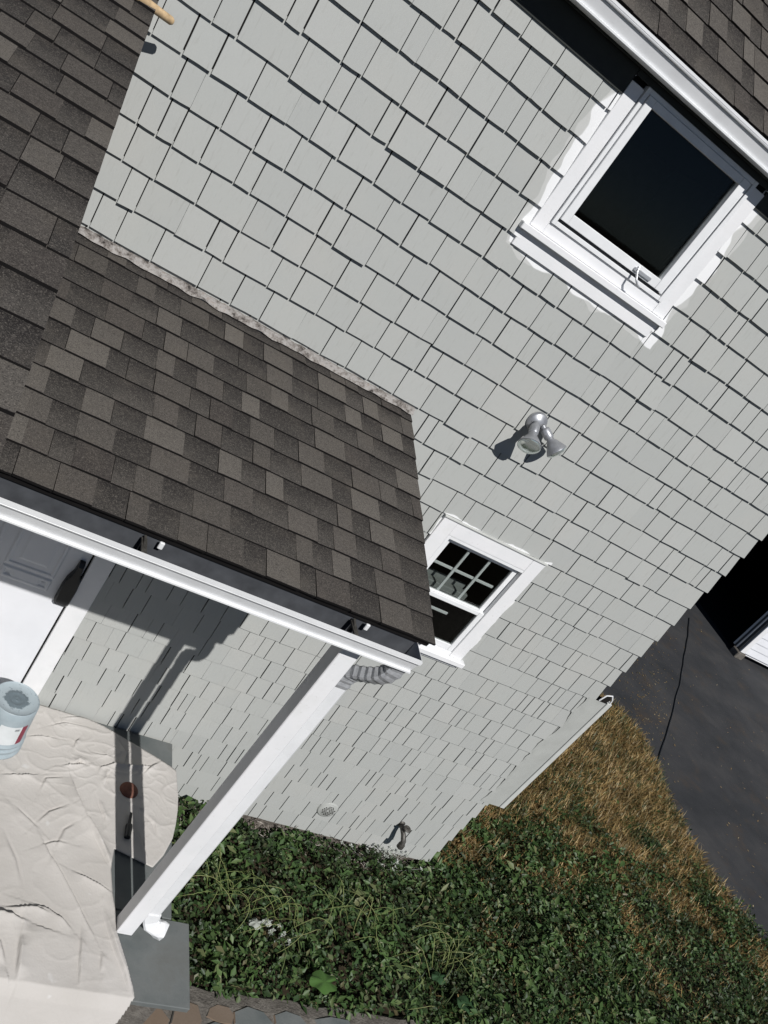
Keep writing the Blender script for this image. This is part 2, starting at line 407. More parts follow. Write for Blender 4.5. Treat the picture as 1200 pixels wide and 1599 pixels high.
# dark rooms behind the windows and the door
def room(x0, x1, z0, z1, y1=2.5):
    mb = MB()
    mb.add([(x0, .145, z0), (x1, .145, z0), (x1, y1, z0), (x0, y1, z0), (x0, .145, z1), (x1, .145, z1), (x1, y1, z1), (x0, y1, z1)],
           [(0, 1, 2, 3), (4, 7, 6, 5), (1, 5, 6, 2), (2, 6, 7, 3), (3, 7, 4, 0)])
    return mb.build('room', M['interior'], house, fix=False)
room(1.2, 3.9, 3.5, 5.36); room(1.8, 4.4, 0.8, 3.3)

# ---- geometry of the two low roofs, needed to know which shingles show
P_TAN = 0.242; P_Z0 = 3.495; P_X1 = 2.06; P_YE = -1.517           # porch roof plane z = P_Z0 + P_TAN*y
L_TAN = 0.2217; L_Z0 = 4.498; L_X1 = 0.105; L_YE = -3.3          # wing roof plane
def hidden(p):
    p = np.array(p); r = p - CAM
    for (tn, z0, x0, x1, y0) in ((P_TAN, P_Z0, -.05, P_X1, P_YE - .12), (L_TAN, L_Z0, -3, L_X1, L_YE)):
        den = r[2] - tn * r[1]
        if abs(den) < 1e-9: continue
        k = (z0 + tn * CAM[1] - CAM[2]) / den
        if 0 < k < 0.995:
            q = CAM + r * k
            if x0 < q[0] < x1 and y0 < q[1] < 0: return True
    return False

# ---- wall shingles
EXP = 0.1638; Z_REF = 3.876
def shingle_verts(x0, x1, zb, zt, tb, drop_l, drop_r, skew):
    y_t, y_b = -0.0015, -tb
    return [(x0 + skew, y_b, zb + drop_l), (x1 + skew, y_b, zb + drop_r), (x1 + skew, -0.0005, zb + drop_r), (x0 + skew, -0.0005, zb + drop_l),
            (x0, y_t, zt), (x1, y_t, zt), (x1, -0.0003, zt), (x0, -0.0003, zt)]
# what trims cut the shingles away: window casings and the door
CUTS = [(1.985, 2.925, 4.50, 6.0), (2.645, 3.455, 2.09, 3.04), (-0.2, 1.085, 0.5, 2.9)]
pieces = []
kmin = -10; k = kmin
while True:
    zb = Z_REF - EXP * k
    if zb < 0.05: break
    if zb < EAVE_Z - 0.02:
        last = zb - EXP < 0.05
        x = XL + 0.02 - random.random() * 0.1
        top_area = k < 6
        row_wave = random.uniform(-.002, .002)
        while x < XR + 0.02:
            w = random.choice([random.uniform(.07, .12), random.uniform(.12, .18), random.uniform(.13, .2), random.uniform(.16, .27), random.uniform(.13, .2)]) if top_area else random.choice([random.uniform(.055, .10), random.uniform(.10, .15), random.uniform(.11, .17), random.uniform(.13, .21)])
            gap = random.choice([0.0045, 0.0055, 0.0065, 0.0080]) if random.random() > .12 else 0.0012
            x1 = min(x + w, XR + 0.022)
            if XR + 0.022 - x1 < 0.05: x1 = XR + 0.022 + random.uniform(-.006, .006)
            a = max(x, XL); b = x1 - gap
            if b - a > 0.02:
                z0b = max(zb, 0.115 if last else 0); z1 = min(zb + EXP + 0.012, EAVE_Z)
                segs = [(a, b, z0b, z1)]
                for (cx0, cx1, cz0, cz1) in CUTS:
                    out = []
                    for (sa, sb, sc, sd_) in segs:
                        if sb <= cx0 or sa >= cx1 or sd_ <= cz0 or sc >= cz1: out.append((sa, sb, sc, sd_)); continue
                        if sa < cx0: out.append((sa, cx0, sc, sd_))
                        if sb > cx1: out.append((cx1, sb, sc, sd_))
                        ia, ib = max(sa, cx0), min(sb, cx1)
                        if sd_ > cz1 + .01: out.append((ia, ib, cz1, sd_))
                        if sc < cz0 - .01: out.append((ia, ib, sc, cz0))
                    segs = out
                for (sa, sb, sc, sd_) in segs:
                    if sb - sa < 0.012: continue
                    tb = random.uniform(.0165, .0215) if top_area else random.uniform(.0135, .0170)
                    dr = row_wave + random.uniform(-.0016, .0016)
                    if top_area and random.random() < .06: dr -= random.uniform(.003, .008); tb += .005
                    elif random.random() < .02: dr -= .004
                    sl = random.uniform(-.0022, .0022)
                    end = sb > XR + 0.005
                    pieces.append([sa, sb, sc, sd_, tb, dr - sl, dr + sl, 0.0, end])
            x = x1
            if x1 >= XR + 0.01: break
    k += 1
def area(pc):
    q = [project((x, -.01, z)) for x, z in ((pc[0], pc[2]), (pc[1], pc[2]), (pc[1], pc[3]), (pc[0], pc[3]))]
    cx = sum(p[0] for p in q) / 4; cy = sum(p[1] for p in q) / 4
    if not (-5 < cx < 1205 and -5 < cy < 1604): return 0
    if hidden(((pc[0] + pc[1]) / 2, -.01, (pc[2] + pc[3]) / 2)): return 0
    if pc[2] > 5.2: return 1
    return abs(sum(q[i][0] * q[(i + 1) % 4][1] - q[(i + 1) % 4][0] * q[i][1] for i in range(4))) / 2
pieces.sort(key=area, reverse=True)
rest = MB()
def split_face(V, jag):       # a shingle: wedge with a slightly ragged butt edge (three points along it)
    (b0, b1, b2, b3, t0, t1, t2, t3) = V
    mid = ((b0[0] + b1[0]) / 2, b0[1], (b0[2] + b1[2]) / 2 + jag); midb = (mid[0], b2[1], mid[2])
    vs_ = [b0, mid, b1, b2, midb, b3, t0, t1, t2, t3]
    fs = [(0, 1, 7, 6), (1, 2, 7), (0, 5, 4, 1), (1, 4, 3, 2), (2, 3, 8, 7), (5, 0, 6, 9), (6, 7, 8, 9), (5, 9, 8, 3, 4)]
    return vs_, fs
for i, pc in enumerate(pieces):
    sa, sb, sc, sd_, tb, d0, d1, sk, end = pc
    V = shingle_verts(sa, sb, sc, sd_, tb, d0, d1, sk)
    if end:
        V = [list(v) for v in V]
        for q in (5, 6): V[q][0] -= 0.014
        V = [tuple(v) for v in V]
    vs_, fs = split_face(V, random.uniform(-.0015, .0015))
    if i < 300:
        mb = MB(); mb.add(vs_, fs); mb.build('shingle', M['shingle'], wall)
    else: rest.add(vs_, fs)
o = rest.build('shingle_field', M['shingle'], wall); o['kind'] = 'stuff'
# side wall shingles round the corner (same courses)
sr = MB(); k = kmin
while Z_REF - EXP * k > 0.05:
    zb = Z_REF - EXP * k
    if zb < EAVE_Z - 0.02:
        y = 0.004
        while y < 7.0:
            w = random.uniform(.09, .22); y1 = min(y + w, 7.0)
            V = shingle_verts(y, y1 - .004, zb, min(zb + EXP + .01, EAVE_Z), .011, 0, 0, 0)
            V = [(XR - v[1], v[0], v[2]) for v in V]
            vs_, fs = split_face(V, 0.001); sr.add(vs_, fs); y = y1
    k += 1
o = sr.build('shingle_field', M['shingle'], sidewall); o['kind'] = 'stuff'

# ---- painted corner cover low on the right corner
def wavy(z0, z1, xa, amp, seed, inner, n=34, base=0.0, fr=1.0):
    o = []
    for i in range(n + 1):
        z = z0 + (z1 - z0) * i / n
        q = noise.noise(Vector((z * 7 * fr, seed, 0))) + .5 * noise.noise(Vector((z * 19 * fr, seed, 4)))
        o.append((xa + amp * (base + q), z))
    return o + [(inner, z1), (inner, z0)]
def blob(name, outline, y0, y1, mat, parent, b=.009):
    """a smear of paint: outline at y1 (on the shingles), feathering up to y0 a little inside the outline"""
    n = len(outline); mb = MB(); mxx = sum(p[0] for p in outline[-2:]) / 2; mzz = sum(p[1] for p in outline[-2:]) / 2
    wide = abs(outline[-1][0] - outline[-2][0]) > abs(outline[-1][1] - outline[-2][1])
    inn = []
    for k_, (x, z) in enumerate(outline):
        if k_ >= n - 2: inn.append((x, z)); continue
        if wide: inn.append((x, z + math.copysign(min(b, abs(mzz - z) * .6), mzz - z)))
        else: inn.append((x + math.copysign(min(b, abs(mxx - x) * .6), mxx - x), z))
    V = [(x, y1, z) for x, z in outline] + [(x, y0, z) for x, z in inn]
    for i in range(n - 3):
        a_, c_ = i, i + 1
        mb.add([V[n + a_], V[n + c_], V[c_], V[a_]], [(0, 1, 2, 3)])
    mb.add([V[n + i] for i in range(n)], [tuple(range(n))])
    mb.add([V[i] for i in range(n)], [tuple(range(n))])
    return mb.build(name, mat, parent)
cc = blob('corner_cover', wavy(.96, 2.25, 4.60, .035, 4.4, 4.776, n=60), -.0172, -.0135, M['grey_paint'], house, .02)
cb = MB(); cb.bbox(4.784, 4.832, -0.020, 0.05, 0.955, 2.262, .004); cb.build('edge_strip', M['grey_paint_light'], cc)
cb = MB(); cb.box(4.69, 4.775, -0.003, 0.06, 2.2, 2.247); cb.build('hollow', M['dark_gap'], cc)
cb = MB(); cb.tube([(4.70, -.014, 2.256), (4.72, -.016, 2.32), (4.765, -.016, 2.335), (4.80, -.012, 2.30), (4.81, -.012, 2.262)], .006, 8)
cb.build('rim', M['gutter_white'], cc)
cb = MB(); cb.add([(4.70, -.010, 2.25), (4.775, -.010, 2.25), (4.79, -.010, 2.29), (4.765, -.010, 2.325), (4.72, -.010, 2.31)], [(0, 1, 2, 3, 4)]); cb.build('hollow', M['dark_gap'], cc)

# ---- upper eave: soffit, fascia, gutter, main roof
GU_F, GU_T = -0.170, 5.481
e = MB(); e.box(XL, XR + .22, -0.040, 0.0, EAVE_Z + .002, EAVE_Z + .02); e.build('soffit', M['frieze_eave_shade'], house)  # soffit and fascia colour darkened to carry the shade under the eave
e = MB(); e.box(XL, XR + .22, -0.056, -0.041, EAVE_Z - .02, EAVE_Z + .11); e.build('fascia', M['frieze_eave_shade'], house)
e = MB(); e.box(XL, 1.978, -.021, -.0005, 5.262, EAVE_Z - .001); e.box(2.932, XR, -.021, -.0005, 5.262, EAVE_Z - .001); e.build('frieze_board', M['frieze_eave_shade'], house)
def gutter_profile(yf, zt, w=.136, h=.092):
    yb = yf + w; zb = zt - h
    out = [(yb, zt + .010), (yb, zb), (yf + .024, zb), (yf + .020, zb + .003), (yf + .020, zb + .010), (yf + .031, zb + .013), (yf + .029, zb + .022), (yf + .016, zb + .060),
           (yf + .013, zb + .066), (yf + .014, zb + .069), (yf + .003, zb + .072), (yf + .001, zb + .077), (yf + .003, zb + .079), (yf, zb + .081), (yf, zt), (yf + .014, zt + .0005), (yf + .014, zt - .004)]
    t = .0035
    inn = [(yf + .006, zt - .0045), (yf + .007, zb + .076), (yf + .018, zb + .064), (yf + .020, zb + .060), (yf + .034, zb + .022), (yf + .035, zb + .010), (yf + .037, zb + t), (yb - t, zb + t), (yb - t, zt + .010)]
    return out, inn
def gutter(name, x0, x1, yf, zt, parent, w=.136):
    out, inn = gutter_profile(yf, zt, w)
    mb = MB()
    n, k2 = len(out), len(inn)
    ring = out + inn
    N = len(ring)
    V = [(x0, y, z) for y, z in ring] + [(x1, y, z) for y, z in ring]
    for i in range(N):
        j = (i + 1) % N
        mb.add([V[i], V[j], V[N + j], V[N + i]], [(0, 1, 2, 3)], 1 if n <= i else 0)
    # end caps
    for x, xx in ((x0, x0 - .002), (x1, x1 + .002)):
        capr = out[:-2]
        mb.add([(x, y, z) for y, z in capr] + [(xx, y, z) for y, z in capr], [tuple(range(len(capr))), tuple(range(len(capr), 2 * len(capr)))] +
               [(i, (i + 1) % len(capr), len(capr) + (i + 1) % len(capr), len(capr) + i) for i in range(len(capr))])
    return mb.build(name, [M['gutter_white'], M['gutter_inside']], parent)
gu = gutter('gutter', XL, XR + .24, GU_F, GU_T, house, .112)

# ---- asphalt roofs made of single tabs
def roof_tabs(parent, x0, x1, s_len, expo, place, seed, first_off=0.0, nmax=300, wr=(.075, .17), order=None):
    """place(x, s, n): x along the eave, s metres up the slope from the eave, n metres off the deck"""
    rr = random.Random(seed); row = 0; s = 0.0; ps = []
    while s < s_len:
        x = x0 - rr.random() * .1; hi = rr.random() < .5
        while x < x1:
            w = rr.uniform(*wr); nx = x + w
            a, b = max(x, x0), min(nx, x1)
            if x1 - b < .04: b = x1
            if b - a > .015:
                gap = .0026 if rr.random() < .45 else .0003
                ps.append((a, b - (gap if b < x1 else 0), s, min(s + expo + .02, s_len), .0095 if hi else .006, rr.uniform(-.0015, .0015)))
            hi = not hi if rr.random() < .85 else hi
            x = nx
            if b == x1: break
        s += expo; row += 1
    if order: ps.sort(key=order, reverse=True)
    rest = MB(); nrest = 0
    for i, (a, b, s0, s1, t, j) in enumerate(ps):
        V = [place(a, s0 + j, .0), place(b, s0 - j, .0), place(b, s1, .0), place(a, s1, .0),
             place(a, s0 + j, t + .004), place(b, s0 - j, t + .004), place(b, s1, .002), place(a, s1, .002)]
        mb = MB() if i < nmax else rest
        mb.add(V, [(4, 5, 6, 7)], 0); mb.add(V, [(3, 2, 1, 0), (0, 1, 5, 4), (1, 2, 6, 5), (3, 0, 4, 7), (2, 3, 7, 6)], 1)
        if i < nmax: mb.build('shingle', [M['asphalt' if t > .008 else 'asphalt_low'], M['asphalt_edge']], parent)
        else: nrest += 1
    if nrest:
        o = rest.build('shingle_field', [M['asphalt'], M['asphalt_edge']], parent); o['kind'] = 'stuff'
# main roof
UP = math.radians(40)
uy0, uz0 = -0.112, EAVE_Z + .092
def place_u(x, s, n): return (x, uy0 + s * math.cos(UP) - n * math.sin(UP), uz0 + s * math.sin(UP) + n * math.cos(UP))
U_LEN = 4.6; UX1 = XR + .25
mb = MB(); mb.hexa([place_u(XL, .005, -.03), place_u(UX1, .005, -.03), place_u(UX1, U_LEN, -.03), place_u(XL, U_LEN, -.03),
                    place_u(XL, .005, -.001), place_u(UX1, .005, -.001), place_u(UX1, U_LEN, -.001), place_u(XL, U_LEN, -.001)])
mroof = mb.build('main_roof', M['asphalt_edge'], house)
roof_tabs(mroof, 1.2, UX1, 2.2, .15, place_u, 5, order=lambda p: -abs(p[0] - 2.1) * .6 - p[2], nmax=120)
mb = MB(); rp = place_u(0, U_LEN, 0)
mb.hexa([(XL, rp[1], rp[2] - .03), (UX1, rp[1], rp[2] - .03), (UX1, 7.2, uz0), (XL, 7.2, uz0), (XL, rp[1], rp[2]), (UX1, rp[1], rp[2]), (UX1, 7.2, uz0 + .03), (XL, 7.2, uz0 + .03)])
mb.build('rear_roof', M['asphalt'], house)
mb = MB(); mb.add([(XR - .02, 0, EAVE_Z), (XR - .02, 7, EAVE_Z), (XR - .02, rp[1], rp[2] - .05), (XR - .1, 0, EAVE_Z), (XR - .1, 7, EAVE_Z), (XR - .1, rp[1], rp[2] - .05)],
                  [(0, 1, 2), (5, 4, 3), (0, 3, 4, 1), (1, 4, 5, 2), (2, 5, 3, 0)]); mb.build('gable', M['grey_paint'], house)
mb = MB(); mb.add([(XL, 0.14, 4.0), (XL, 7, 4.0), (XL, 7, EAVE_Z), (XL, rp[1], rp[2] - .05), (XL, 0.14, EAVE_Z)], [(0, 1, 2, 3, 4)])
mb.build('left_gable', M['grey_paint'], house)

# ---- porch roof
PA = math.atan(P_TAN)
def place_p(x, s, n):
    y = P_YE + s * math.cos(PA); return (x, y - n * math.sin(PA), P_Z0 + P_TAN * y + n * math.cos(PA))
P_LEN = (0 - P_YE) / math.cos(PA)
mb = MB(); mb.hexa([place_p(XL, .012, -.035), place_p(P_X1 - .015, .012, -.035), place_p(P_X1 - .015, P_LEN - .002, -.035), place_p(XL, P_LEN - .002, -.035),
                    place_p(XL, .012, -.001), place_p(P_X1 - .015, .012, -.001), place_p(P_X1 - .015, P_LEN - .002, -.001), place_p(XL, P_LEN - .002, -.001)])
proof = mb.build('porch_roof', M['asphalt_edge'], house)
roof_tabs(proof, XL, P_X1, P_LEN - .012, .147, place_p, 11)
mb = MB(); mb.box(XL, P_X1 - .03, -1.478, -1.46, 2.985, P_Z0 + P_TAN * -1.478 - .04); mb.build('porch_fascia', M['trim'], house)
mb = MB(); mb.box(XL, P_X1 - .05, -1.458, -1.36, 2.985, P_Z0 + P_TAN * -1.458 - .045); mb.build('porch_beam', M['trim'], house)
mb = MB(); mb.hexa([(P_X1 - .13, -1.355, 2.99), (P_X1 - .05, -1.355, 2.99), (P_X1 - .05, -.02, 2.99), (P_X1 - .13, -.02, 2.99)] +
                   [(x, y, P_Z0 + P_TAN * y - .045) for x, y in ((P_X1 - .13, -1.355), (P_X1 - .05, -1.355), (P_X1 - .05, -.02), (P_X1 - .13, -.02))])
mb.build('porch_end_beam', M['trim'], house)
mb = MB(); mb.box(XL, P_X1 - .135, -1.355, -.02, 2.99, 3.005); mb.build('porch_ceiling', M['soffit'], house)
PG_F, PG_T = -1.618, 3.09
pg = gutter('porch_gutter', XL, 1.995, PG_F, PG_T, house)
for px in (.735, 1.66):       # hangers across the gutter
    mb = MB(); mb.box(px, px + .022, PG_F + .012, PG_F + .118, PG_T - .014, PG_T - .006)
    mb.box(px + .002, px + .020, PG_F + .085, PG_F + .10, PG_T - .05, PG_T - .015)
    mb.tube([(px + .011, PG_F + .06, PG_T - .01), (px + .011, PG_F + .118, PG_T + .002)], .006, 6)
    mb.build('hanger', M['brass_dull'], pg)
    mb = MB(); mb.bbox(px + .065, px + .085, PG_F + .10, PG_F + .112, PG_T - .02, PG_T + .012, .003); mb.build('clip', M['gutter_white'], pg)
# flashing where the porch roof meets the wall: a ragged caulked strip
mb = MB(); n = 150; ringF = []
for i in range(n + 1):
    x = XL + (P_X1 + .005 - XL) * i / n
    nz = noise.noise(Vector((x * 9, 3, 0))) * .011 + noise.noise(Vector((x * 31, 7, 0))) * .007
    ny = noise.noise(Vector((x * 13, 9, 0))) * .012
    lean = .006 * noise.noise(Vector((x * 20, 5, 2)))
    ringF.append([(x, -.002, P_Z0 + .036 + nz * .6), (x, -.021 + lean, P_Z0 + .034 + nz * .6), (x, -.026 + lean, P_Z0 + .018 + nz * .5), (x, -.034 + ny * 1.4, P_Z0 + P_TAN * (-.034 + ny * 1.4) + .013)])
for a, b in zip(ringF[:-1], ringF[1:]):
    for i in range(3): mb.add([a[i], b[i], b[i + 1], a[i + 1]], [(0, 1, 2, 3)], 0, False)
mb.build('roof_flashing', M['flash'], house)
# ---- post and downspout
PX0, PX1, PYF = 1.722, 1.816, -1.492
mb = MB(); mb.bbox(PX0, PX1, PYF, PYF + .094, 0.635, 2.984, .004); post = mb.build('porch_post', M['trim'], house)
def rect_tube(mb, path, w, dpt, mi=0, rib=0.0):
    rings = []
    for i, p in enumerate(path):
        p = Vector(p); t = (Vector(path[min(i + 1, len(path) - 1)]) - Vector(path[max(i - 1, 0)])).normalized()
        sx = Vector((1, 0, 0)); sx = (sx - t * sx.dot(t)); 
        if sx.length < .2: sx = Vector((0, 1, 0)) - t * t.y
        sx.normalize(); sy = t.cross(sx).normalized()
        q = 1 + (rib if i % 2 else 0)
        c = .25
        W, Dp = w / 2 * q, dpt / 2 * q
        ring = [(-W, -Dp * (1 - c)), (-W * (1 - c), -Dp), (W * (1 - c), -Dp), (W, -Dp * (1 - c)), (W, Dp * (1 - c)), (W * (1 - c), Dp), (-W * (1 - c), Dp), (-W, Dp * (1 - c))]
        rings.append([p + sx * a + sy * b for a, b in ring])
    for r0, r1 in zip(rings[:-1], rings[1:]):
        for k_ in range(8): mb.add([r0[k_], r0[(k_ + 1) % 8], r1[(k_ + 1) % 8], r1[k_]], [(0, 1, 2, 3)], mi)
    mb.add(rings[0], [tuple(range(8))], mi); mb.add(rings[-1], [tuple(range(8))], mi)
DX, DY = 1.868, -1.425
mb = MB(); rect_tube(mb, [(DX, DY, 2.70), (DX, DY, .80)], .075, .055); ds = mb.build('downspout', M['gutter_white'], house)
# ribbed elbow from the gutter outlet back to the post
path = []
ctl = [Vector(p) for p in ((1.962, -1.54, 3.0), (1.962, -1.54, 2.94), (1.945, -1.525, 2.885), (1.91, -1.48, 2.83), (1.878, -1.44, 2.79), (1.868, -1.425, 2.75), (1.868, -1.425, 2.69))]
def chaikin(p, n):
    for _ in range(n):
        q = [p[0]]
        for a_, b_ in zip(p[:-1], p[1:]): q += [a_ * .75 + b_ * .25, a_ * .25 + b_ * .75]
        p = q + [p[-1]]
    return p
cpts = chaikin(ctl, 3); acc = [0.0]
for a_, b_ in zip(cpts[:-1], cpts[1:]): acc.append(acc[-1] + (b_ - a_).length)
for i in range(21):
    t = acc[-1] * i / 20; k_ = max(q for q in range(len(acc)) if acc[q] <= t + 1e-9); k_ = min(k_, len(cpts) - 2)
    path.append(cpts[k_].lerp(cpts[k_ + 1], (t - acc[k_]) / max(acc[k_ + 1] - acc[k_], 1e-9)))
mb = MB(); rect_tube(mb, path, .075, .058, rib=.13); mb.build('elbow', M['elbow_metal'], ds)
mb = MB(); path = [(DX, DY, .80), (DX + .002, DY, .76), (DX + .012, DY - .006, .73), (DX + .03, DY - .012, .705), (DX + .055, DY - .02, .69), (DX + .09, DY - .03, .682), (DX + .12, DY - .04, .68)]
rect_tube(mb, path, .085, .07, rib=.10); mb.build('outlet_elbow', M['gutter_white'], ds)

# ---- windows
def frame_ring(mb, x0, x1, z0, z1, w, y0, y1, wb=None, wt=None, b=.002, mi=0):
    wb = w if wb is None else wb; wt = w if wt is None else wt
    mb.bbox(x0, x0 + w, y0, y1, z0, z1, b, mi); mb.bbox(x1 - w, x1, y0, y1, z0, z1, b, mi)
    mb.bbox(x0 + w + .0006, x1 - w - .0006, y0 + .001, y1 - .001, z0, z0 + wb, b, mi)
    if wt: mb.bbox(x0 + w + .0006, x1 - w - .0006, y0 + .001, y1 - .001, z1 - wt, z1, b, mi)
# upper casement
mb = MB(); frame_ring(mb, 1.98, 2.93, 4.607, 5.33, .078, -.022, .01, wb=.06, wt=0)
uw = mb.build('window', M['trim'], house); uw['label'] = 'dark casement window tucked under the eave'
mb = MB(); frame_ring(mb, 2.062, 2.85, 4.668, 5.352, .022, -.034, .03); mb.build('jamb', M['vinyl'], uw)
mb = MB(); frame_ring(mb, 2.086, 2.80, 4.705, 5.328, .044, -.046, .0, wb=.05, wt=.035); mb.bbox(2.802, 2.822, -.030, .02, 4.70, 5.328, .002); mb.build('sash', M['vinyl'], uw)
mb = MB(); mb.box(2.086, 2.80, -.026, .02, 4.690, 4.703); mb.build('track', M['dark_track'], uw)
mb = MB(); mb.box(2.128, 2.758, -.018, -.012, 4.753, 5.295); mb.build('pane', M['glass'], uw)
mb = MB(); mb.box(1.98, 2.93, -.024, .01, 5.354, 5.398); mb.build('head_casing', M['frieze_eave_shade'], uw)  # shade of the eave put into the casing colour
mb = MB(); mb.bbox(1.935, 2.955, -.052, .0, 4.572, 4.606, .004); mb.build('sill', M['trim'], uw)
mb = MB(); mb.bbox(1.96, 2.93, -.020, -.001, 4.488, 4.571, .003); mb.build('apron', M['trim'], uw)
hx = 2.60; mb = MB(); mb.tube([(hx, -.05, 4.745), (hx, -.062, 4.72), (hx + .01, -.085, 4.69), (hx + .03, -.09, 4.672), (hx + .05, -.088, 4.668)], .006, 8); mb.bbox(hx - .02, hx + .10, -.056, -.047, 4.716, 4.735, .003)
mb.build('crank_handle', M['aluminium'], uw)
# paint brushed past the casing on to the shingles: irregular outline
def wavy_h(x0, x1, za, amp, seed, inner, n=40):
    o = []
    for i in range(n + 1):
        x = x0 + (x1 - x0) * i / n
        q = noise.noise(Vector((x * 5, seed, 0))) + .5 * noise.noise(Vector((x * 15, seed, 4))); o.append((x, za + amp * q))
    return o + [(x1, inner), (x0, inner)]
# lower double hung
mb = MB(); frame_ring(mb, 2.64, 3.46, 2.137, 3.045, .10, -.024, .01, wb=.004, wt=.10)
lw = mb.build('window', M['trim'], house); lw['label'] = 'small double hung window with a white grid beside the porch roof'
mb = MB(); mb.bbox(2.632, 3.468, -.034, .0, 3.046, 3.058, .002); mb.build('drip_cap', M['grey_paint_light'], lw)
mb = MB(); frame_ring(mb, 2.742, 3.388, 2.142, 2.945, .024, -.020, .06); mb.build('jamb', M['vinyl'], lw)
mb = MB(); frame_ring(mb, 2.768, 3.362, 2.505, 2.920, .038, .018, .045, wb=.03, wt=.034); us = mb.build('upper_sash', M['vinyl'], lw)
mb = MB(); frame_ring(mb, 2.768, 3.362, 2.168, 2.532, .038, -.010, .0165, wb=.045, wt=.03); ls = mb.build('lower_sash', M['vinyl'], lw)
mb = MB(); mb.box(2.806, 3.324, .030, .034, 2.535, 2.886); mb.build('pane', M['glass'], us)
mb = MB(); mb.box(2.806, 3.324, .002, .006, 2.213, 2.502); mb.build('pane', M['glass'], ls)
for i in (1, 2):
    x = 2.806 + .518 * i / 3; mb = MB(); mb.bbox(x - .010, x + .010, .036, .046, 2.537, 2.88, .002); mb.build('muntin', M['vinyl'], us)
mb = MB(); mb.bbox(2.808, 3.31, .0465, .055, 2.70, 2.72, .002); mb.build('muntin', M['vinyl'], us)
x = 2.806 + .518 * .33; mb = MB(); mb.bbox(x - .010, x + .010, .075, .085, 2.215, 2.49, .002); mb.build('muntin', M['vinyl'], ls)
mb = MB(); mb.bbox(2.808, 3.20, .0855, .095, 2.36, 2.38, .002); mb.build('muntin', M['vinyl'], ls)
mb = MB(); mb.bbox(2.80, 3.25, .11, .17, 2.50, 2.545, .004); mb.bbox(2.82, 3.23, .18, .2, 2.46, 2.58, .003); mb.build('inner_rail', M['inner_grey'], lw)
mb = MB(); mb.bbox(2.625, 3.492, -.058, .012, 2.098, 2.136, .004); mb.build('sill', M['trim'], lw)
mb = MB(); mb.bbox(2.66, 3.47, -.022, -.001, 2.062, 2.097, .003); mb.build('apron', M['trim'], lw)

# ---- door under the porch
mb = MB(); mb.box(.055, .957, .006, .05, .655, 2.66); door = mb.build('door', M['door_paint'], house)
def molding(x0, x1, z0, z1):
    mb = MB(); y = .006
    a = [(x0, y - .0005, z0), (x1, y - .0005, z0), (x1, y - .0005, z1), (x0, y - .0005, z1)]
    def inset(k_, yy): return [(x0 + k_, yy, z0 + k_), (x1 - k_, yy, z0 + k_), (x1 - k_, yy, z1 - k_), (x0 + k_, yy, z1 - k_)]
    rings = [a, inset(.010, y - .007), inset(.022, y - .007), inset(.030, y - .001), inset(.06, y - .0015), inset(.075, y - .006)]
    for r0, r1 in zip(rings[:-1], rings[1:]):
        for i in range(4): mb.add([r0[i], r0[(i + 1) % 4], r1[(i + 1) % 4], r1[i]], [(0, 1, 2, 3)])
    mb.add(rings[-1], [(0, 1, 2, 3)]); mb.build('panel', M['door_paint'], door)
molding(.17, .48, 1.60, 2.45); molding(.54, .83, 1.60, 2.45); molding(.17, .48, .85, 1.42) ; molding(.54, .83, 1.50, 1.59)
mb = MB(); mb.bbox(.966, 1.088, -.022, .01, .64, 2.74, .003); mb.bbox(-.04, .03, -.022, .01, .64, 2.74, .003); mb.bbox(.031, .971, -.021, .01, 2.665, 2.74, .003); mb.build('door_casing', M['trim'], house)
mb = MB(); mb.box(.9575, .9715, .012, .05, .64, 2.66); mb.build('door_gap', M['dark_gap'], house)
mb = MB(); mb.box(.03, .97, -.05, .05, .632, .654); mb.build('threshold', M['aluminium'], house)
# black lock and handle set on the door edge
prof = [(-.030, 1.46), (.030, 1.46), (.044, 1.475), (.046, 1.60), (.040, 1.66), (.022, 1.72), (.016, 1.80), (-.016, 1.80), (-.022, 1.72), (-.040, 1.66), (-.046, 1.60), (-.044, 1.475)]
mb = MB(); n = len(prof); cx = .925
rings = [[(cx + p[0] * q, yy, 1.62 + (p[1] - 1.62) * q) for p in prof] for q, yy in ((1, .004), (1, -.028), (.86, -.040))]
for r0, r1 in zip(rings[:-1], rings[1:]):
    for i in range(n): mb.add([r0[i], r0[(i + 1) % n], r1[(i + 1) % n], r1[i]], [(0, 1, 2, 3)])
mb.add(rings[-1], [tuple(range(n))]); mb.build('door_lock', M['black_plastic'], door)

# ---- dryer vent and spigot on the wall
vc = Vector((3.475, -.015, .40)); mb = MB()
mb.lathe([(.0, .009), (.060, .0085), (.064, .005), (.070, .005), (.080, .002), (.083, -.010)], vc, (0, -1, 0), 28)
vent = mb.build('vent_cover', M['grey_paint'], house)
for gx in range(-3, 4):
    for gz in range(-3, 4):
        if gx * gx + gz * gz < 11 and (abs(gx) + abs(gz)) > 0:
            mb = MB(); mb.lathe([(.0001, .0008), (.0058, .0006), (.006, -.004)], vc + Vector((gx * .0155 + (gz % 2) * .007, -.0092, gz * .0155)), (0, -1, 0), 8); mb.build('hole', M['dark_gap'], vent)
mb = MB(); s0 = Vector((4.14, -.012, .47))
mb.tube([s0, s0 + Vector((0.0, -.05, -.005)), s0 + Vector((.01, -.09, -.02)), s0 + Vector((.03, -.12, -.06)), s0 + Vector((.035, -.125, -.10))], [.02, .019, .02, .022, .026], 10)
mb.lathe([(.03, 0), (.03, .006), (.016, .012)], s0, (0, -1, 0), 14)
mb.tube([s0 + Vector((.0, -.08, 0)), s0 + Vector((.0, -.085, .045))], .006, 8)
sp = mb.build('spigot', M['brass_dull'], house)
